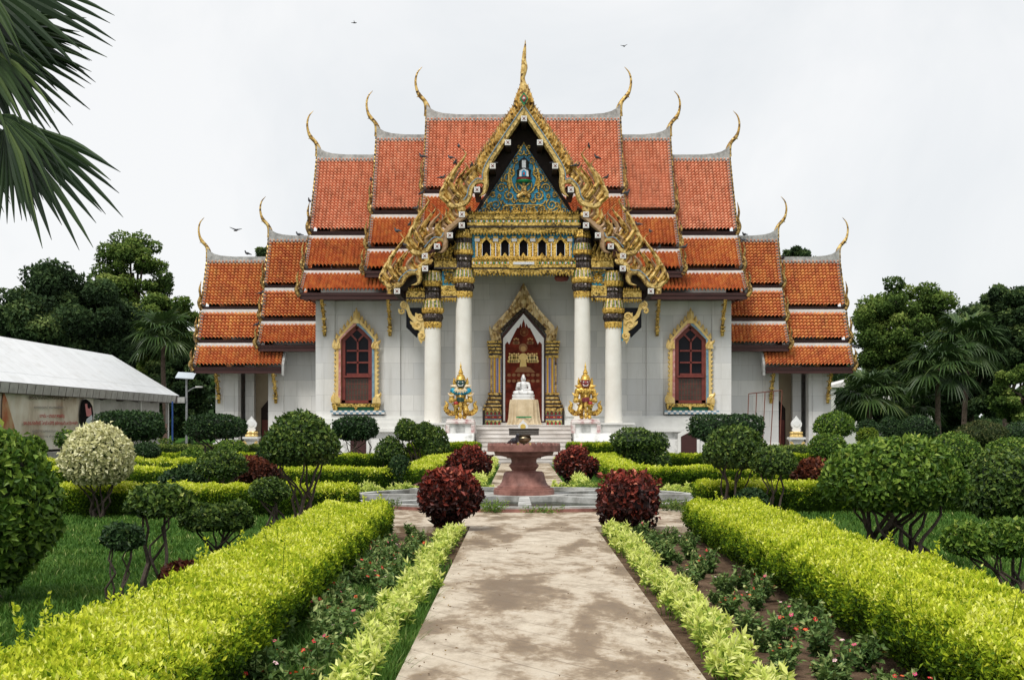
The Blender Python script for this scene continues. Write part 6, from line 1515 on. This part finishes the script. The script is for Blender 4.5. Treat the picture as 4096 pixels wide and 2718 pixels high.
# foreground palm whose fronds hang in at the upper left
Yp = 13.0; t = thing('foreground_palm','fan palm hanging big leaves into the upper left sky','palm',(PX(-330,Yp),Yp+.4,GZ))
m = MB(); tube(m,[(PX(-330,Yp),Yp+.4,GZ),(PX(-320,Yp),Yp+.4,2.5),(PX(-310,Yp),Yp+.4,5.2)],[.2,.17,.16],12); m.build('trunk', BK2, t)
head = np.array((PX(-310,Yp),Yp+.4,5.2)); sF = Yp/F
for (hx,hy),ang,Rr,yo,sp,dr,sd_,tb in (((-117,-90),-.43,425,-.1,.5,.06,1,.36),((-60,-45),-.95,215,-.4,.42,.25,2,.62),((-100,20),-.3,330,.3,.45,.1,6,.4),
    ((-80,72),-.55,312,.1,.75,.1,3,.36),((-62,95),-.62,250,-.3,.5,.22,4,.6),((22,283),-.74,330,-.2,.5,.1,5,.42),((30,284),-.55,190,-.4,.5,.45,7,.62),((8,288),-1.5,215,.05,.6,.06,8,.4),((-160,240),-.9,240,.4,.7,.15,9,.4)):
    h1 = np.array((PX(hx,Yp),Yp+yo,PZ(hy,Yp))); m = MB(); tube(m,catmull([head,(head+h1)/2+np.array((0,0,.12)),h1],3),np.linspace(.03,.018,7),6,.8)
    fan(m,h1,(math.cos(ang),-.12,math.sin(ang)),(math.sin(-ang),.3,math.cos(ang)),Rr*sF,int(2*sp/.07),sp,dr,sd_+70,tb,1.12,.6)
    m.build('frond', GFd, t)
# far-off wood that closes the horizon
def wood(label, x0, x1, y, h, seed, n=9000):
    m = MB(); x = rng.uniform(x0,x1,n); prof_ = h*(.7+.3*np.sin(x*.21+seed)+.18*np.sin(x*.63+seed*2)); z = GZ+prof_*rng.uniform(0,1,n)**.6
    P = np.stack([x,y+rng.normal(size=n)*2.5,z],1); N = unit(np.stack([rng.normal(size=n)*.5,-np.ones(n),rng.uniform(-.2,1,n)],1)); add_leaves(m,P,N,.9,.6,.3+.25*N[:,2]+rng.normal(size=n)*.12,spread=.7)
    return m.build('far_wood', GT1, kind='stuff', label=label, cat='trees')
wood('dark far-off wood along the left horizon',-75,-20,118,7.0,1); wood('dark far-off wood along the right horizon',24,80,118,7.5,2); 

# ================================================================== WHITE SHED WITH BANNER
SX = -20.35
t = thing('shed','long white-roofed shed with cloth sides at the left','shed',(SX,58,0))
Ya,Yb = 36,75.5; ez = 3.32; rzz = 5.5; wv = 2.3
rf = MB(); e0,e1 = (SX+.55,Ya,ez),(SX+.55,Yb,ez); r0_,r1_ = (SX-wv,Ya,rzz),(SX-wv,Yb-3.4,rzz); b1 = (SX-2*wv,Yb,ez); b0_ = (SX-2*wv,Ya,ez)
rf.add([e0,e1,r1_,r0_],[[0,1,2,3]]); rf.add([e1,b1,r1_],[[0,1,2]]); rf.add([b1,b0_,r0_,r1_],[[0,1,2,3]])
def roof_mat():
    m, nt, b, o = nodes('white painted sheet roof'); v = coords(nt); br = nt.nodes.new('ShaderNodeTexBrick'); nt.links.new(coords(nt,(1,1,1),(0,0,R(90))), br.inputs['Vector'])
    br.inputs['Scale'].default_value = 1; br.inputs['Brick Width'].default_value = 1.05; br.inputs['Row Height'].default_value = 8; br.inputs['Mortar Size'].default_value = .03; br.inputs['Mortar Smooth'].default_value = 1
    for k_,c_ in (('Color1',(.8,.82,.83,1)),('Color2',(.74,.76,.77,1)),('Mortar',(.55,.57,.58,1))): br.inputs[k_].default_value = c_
    c = mix(nt, ramp(nt,[(.5,(0,0,0)),(.75,(.5,.5,.5))],noise(nt,coords(nt,(2.2,.5,1)),1.3,6,.65)), br.outputs['Color'], (.5,.5,.47)); nt.links.new(c,b.inputs['Base Color']); b.inputs['Roughness'].default_value = .45; return m
rf.build('roof', roof_mat(), t)
m = MB()
for k in range(int((Yb-Ya)/.9)):
    y0_ = Ya+k*.9; m.add([(SX+.57,y0_+.03,ez-.02),(SX+.57,y0_+.87,ez-.02),(SX+.5,y0_+.87,ez-.42),(SX+.5,y0_+.03,ez-.42)],[[0,1,2,3]],m=0)
box(m,SX+.42,SX+.48,Ya,Yb,ez-.44,ez-.03,m=1); box(m,SX-2*wv,SX+.5,Yb-.06,Yb,ez-.42,ez-.01,m=0)
m.build('fascia', [M('weathered fascia panels',(.3,.29,.27),(.48,.47,.45),2,.7), MAT['maroon']], t)
m = MB(); box(m,SX-2*wv,SX+.6,Ya,Yb,GZ-.05,.5); m.build('plinth', MAT['concrete'], t)
m = MB(); box(m,SX-2*wv+.1,SX-2*wv+.2,Ya,Yb-.3,.5,3.2); box(m,SX-2*wv,SX-2.2,Yb-.4,Yb-.3,.5,3.2); m.build('inner_wall', MAT['soffit'], t)
for y_ in (48.5,58.5,64.5,69.5,74.9): 
    m = MB(); box(m,SX-.08,SX+.08,y_-.08,y_+.08,.5,3.2); m.build('post', MAT['white'], t)
def curtain(y0_,y1_,z0_,z1_,seed,amp=.07,x=SX+.1):
    ny,nz = 60,14; yy,zz_ = np.meshgrid(np.linspace(y0_,y1_,ny),np.linspace(z0_,z1_,nz),indexing='ij'); r_ = np.random.default_rng(seed)
    wob = amp*(np.sin(yy*3.1+seed)+.6*np.sin(yy*6.7+seed*2)+.4*np.sin(yy*2.1+zz_*1.3))
    zz2 = zz_-(zz_-z0_)/(z1_-z0_)*.12*np.abs(np.sin((yy-y0_)*1.1))
    i_,j_ = np.meshgrid(np.arange(ny-1),np.arange(nz-1),indexing='ij'); i_=i_.ravel(); j_=j_.ravel()
    return np.stack([x+wob,yy,zz2],-1), np.stack([i_*nz+j_,(i_+1)*nz+j_,(i_+1)*nz+j_+1,i_*nz+j_+1],1)
m = MB(); V,Fq = curtain(61.4,73.0,.55,2.95,3); m.add(V,Fq); m.build('cloth_side', M('grey white tarpaulin',(.34,.33,.3),(.52,.51,.48),.8,.8), t, smooth=True)
m = MB(); box(m,SX-.05,SX+.05,73.3,74.7,.5,1.7); m.build('door_panel', M('brown boards',(.16,.08,.05),(.26,.14,.1),2,.7), t)
# small neighbouring roof end at the frame edge
nb = thing('shed','grey gabled roof end in front of the white shed at the left frame edge','shed',(-19.5,41,0))
m = MB(); prism(m,[(-23,3.6),(-17.2,3.05),(-17.2,2.95),(-23,2.95)],42.6,42.9); m.build('gable_end', MAT['concrete'], nb)
m = MB(); m.add([(-17.1,42.5,3.1),(-23,42.5,3.66),(-23,36,3.66),(-17.1,36,3.1)],[[0,1,2,3]]); m.build('roof', MAT['ridge'], nb)
m = MB(); box(m,-17.4,-17.25,42.4,42.55,GZ,2.95); m.build('post', MAT['white'], nb)
# banner
bt = thing('banner','faded cloth banner with Thai lettering hung along the shed','banner',(SX+.2,55,1.0))
bm_, nt, b, o = nodes('faded printed banner cloth'); v = coords(nt); n1 = noise(nt,coords(nt,(1,.5,.35)),.8,5,.6)
nt.links.new(ramp(nt,[(.36,(.74,.72,.64)),(.52,(.6,.54,.43)),(.7,(.3,.2,.12))],n1),b.inputs['Base Color']); b.inputs['Roughness'].default_value = .75  # browns paint in stains and the dark seen through the backlit cloth
m = MB(); V,Fq = curtain(48.6,61.3,.6,3.12,8,.03,SX+.22); m.add(V,Fq); m.build('cloth', bm_, bt, smooth=True)
BX = SX+.315
def yz(zx,zy):
    d_ = zx/9.707; Y_ = -BX*F/(CXP-d_); return Y_, PZ(876.9+zy/9.707,Y_)
def poly(name, pts, mat, dx=0.0):
    q_ = MB(); q_.add([(BX+dx,*yz(*p)) for p in pts],[list(range(len(pts)))]); return q_.build(name, mat, bt)
poly('printed_tower',[(80,230),(170,480),(230,700),(300,950),(370,1240),(400,1400),(130,1400),(60,1000),(40,800),(50,480)],M('printed orange brick tower',(.34,.09,.03),(.46,.36,.2),1.2,.7,0,0),.004)
poly('printed_oval',[(1860,440),(1930,425),(2010,480),(2070,580),(2088,760),(2080,850),(2060,1010),(1820,1010),(1795,850),(1800,700),(1820,560)],MAT['black'],.004)
poly('printed_shirt',[(1900,530),(1950,520),(1960,620),(2000,640),(2030,600),(2050,760),(1990,810),(1935,800)],M('pink print',(.5,.16,.16),(.55,.22,.22),4,.7,0,0),.008)
poly('printed_skirt',[(1935,870),(2050,770),(2065,830),(2055,1008),(1910,1008)],M('pale print',(.5,.54,.58),(.62,.66,.68),4,.7,0,0),.008)
ink1 = M('dark brown ink',(.06,.03,.025),(.1,.06,.05),6,.7,0,0); ink2 = M('red ink',(.36,.015,.015),(.42,.03,.03),6,.7,0,0); ink3 = M('grey ink',(.2,.18,.16),(.26,.24,.22),6,.7,0,0)
def text(s, zx0, zx1, zyb, size_px, mat):
    (ya,za),(yb,zb) = yz(zx0,zyb),yz(zx1,zyb); cu = bpy.data.curves.new('lettering','FONT'); cu.body = s; cu.size = 1.0; cu.offset = .022; cu.materials.append(mat)
    tmp = bpy.data.objects.new('lettering',cu); COL.objects.link(tmp); bpy.context.view_layer.update()
    me = bpy.data.meshes.new_from_object(tmp.evaluated_get(bpy.context.evaluated_depsgraph_get())); bpy.data.objects.remove(tmp)
    if not len(me.vertices): return
    co_ = np.empty(len(me.vertices)*3,np.float32); me.vertices.foreach_get('co',co_); co_ = co_.reshape(-1,3); x0_ = co_[:,0].min(); w_ = co_[:,0].max()-x0_
    u_ = (co_[:,0]-x0_)/w_; sz = size_px/9.707*ya/F; out = np.stack([np.full(len(co_),BX+.008),ya+(yb-ya)*u_,za+(zb-za)*u_+co_[:,1]*sz],1)-np.array(ORG[bt.name])
    me.vertices.foreach_set('co',out.astype(np.float32).ravel()); me.update()
    o_ = bpy.data.objects.new('lettering',me); COL.objects.link(o_); o_.parent = bt; return o_
text('พระบาทสมเด็จพระเจ้าอยู่หัว',650,1530,420,125,ink1)
text('ถวายพระกุศลแด่ พระบาทสมเด็จพระ',760,1420,632,85,ink3)
text('นายเด่น – นางอรนา พจรเจริญ',885,1440,830,110,ink2)
text('รศ.ดร.ก่อศักดิ์ ไตรรัตน์ศิริ อธิการบดีมหาวิทยาลัย',520,1740,995,115,ink2)
text('ผู้ปฏิบัติงานพระธรรมทูต',720,1290,1160,80,ink3)
text('ใส่บาตร ทำบุญ',820,1290,1275,70,ink3)
# plant pots and blue post near the shed end
for q_,(px,Y_,lb) in enumerate(((318,66,'red plant pot with pink flowers at the shed pavement'),(352,66.4,'dark plant pot with green leaves at the shed pavement'),(372,67,'small red plant pot beside the shed doorway'))):
    x_ = PX(px+15,Y_); pt_ = thing('plant_pot',lb,'pot',(x_,Y_,.06)); m = MB(); lathe(m,[(.16,.061),(.22,.36),(.24,.36),(.24,.4),(.2,.4),(.19,.34)],x_,Y_,16); m.build('pot',[MAT['maroon'],MAT['soffit'],MAT['red']][q_],pt_)
    m = MB(); crown(m,(x_,Y_,.62),(.34,.34,.3),240,.12,q_,None,.2,core=0); m.build('foliage',G2,pt_)
m = MB(); xb_ = PX(398,70); tube(m,[(xb_,70,GZ),(xb_,70,2.9)],[.05,.045],8); o = m.build('post',M('blue painted post',(.02,.06,.2),(.03,.09,.3),5,.5),loc=(xb_,70,GZ),label='slim blue post at the end of the white shed',cat='post')
# pale building far behind the palms on the right
m = MB(); bb = thing('distant_building','pale low building glimpsed behind the right palms','building',(29,106,0)); box(m,24.5,33,104,110,GZ,4.6); m.build('wall',MAT['white'],bb)
m = MB(); prism(m,[(24.2,4.6),(33.3,4.6),(28.7,5.8)],103.8,110.2); m.build('roof',MAT['band'],bb)
# ================================================================== CAMERA, LIGHT
cam = bpy.data.cameras.new('camera'); co = bpy.data.objects.new('camera', cam); COL.objects.link(co)
cam.sensor_width = 36; cam.lens = 36*F/2363; cam.clip_end = 1000; cam.clip_start = .1
co.location = (0,0,EYE); co.rotation_euler = (R(90),0,0)
cam.shift_x = -(CXP-1181.5)/2363; cam.shift_y = (HZ-784)/2363
SC.camera = co
wd = bpy.data.worlds.new('World'); SC.world = wd; wd.use_nodes = True
nt = wd.node_tree; bg = nt.nodes['Background']
sky = nt.nodes.new('ShaderNodeTexSky'); sky.sky_type = 'NISHITA'; sky.sun_disc = False
SUN_EL, SUN_AZ = R(58), R(205)
sky.sun_elevation = SUN_EL; sky.sun_rotation = SUN_AZ
tc = nt.nodes.new('ShaderNodeTexCoord')
n1 = noise(nt, tc.outputs['Generated'], 3.0, 6, .58, .5)
cl = ramp(nt, [(.32,(.8,.83,.855)),(.56,(.94,.948,.955))], n1)
sc = nt.nodes.new('ShaderNodeVectorMath'); sc.operation = 'SCALE'; sc.inputs['Scale'].default_value = 8.9; nt.links.new(cl, sc.inputs[0])
mx = nt.nodes.new('ShaderNodeMix'); mx.data_type = 'RGBA'; mx.inputs[0].default_value = .95; mx.clamp_result = False
nt.links.new(sky.outputs[0], mx.inputs[6]); nt.links.new(sc.outputs[0], mx.inputs[7])
nt.links.new(mx.outputs[2], bg.inputs[0]); bg.inputs[1].default_value = .1
sl = bpy.data.lights.new('sun','SUN'); so = bpy.data.objects.new('sun', sl); COL.objects.link(so)
sl.energy = 2.3; sl.angle = R(14); sl.color = (1,.96,.9)
# the sky's rotation turns clockwise from +Y seen from above
sd = Vector((math.sin(SUN_AZ)*math.cos(SUN_EL), math.cos(SUN_AZ)*math.cos(SUN_EL), math.sin(SUN_EL)))
so.rotation_euler = sd.to_track_quat('Z','Y').to_euler(); so.location = sd*100
SC.view_settings.view_transform = 'Standard'; SC.view_settings.look = 'None'; SC.view_settings.exposure = .2; SC.view_settings.gamma = 1
SC.render.film_transparent = False
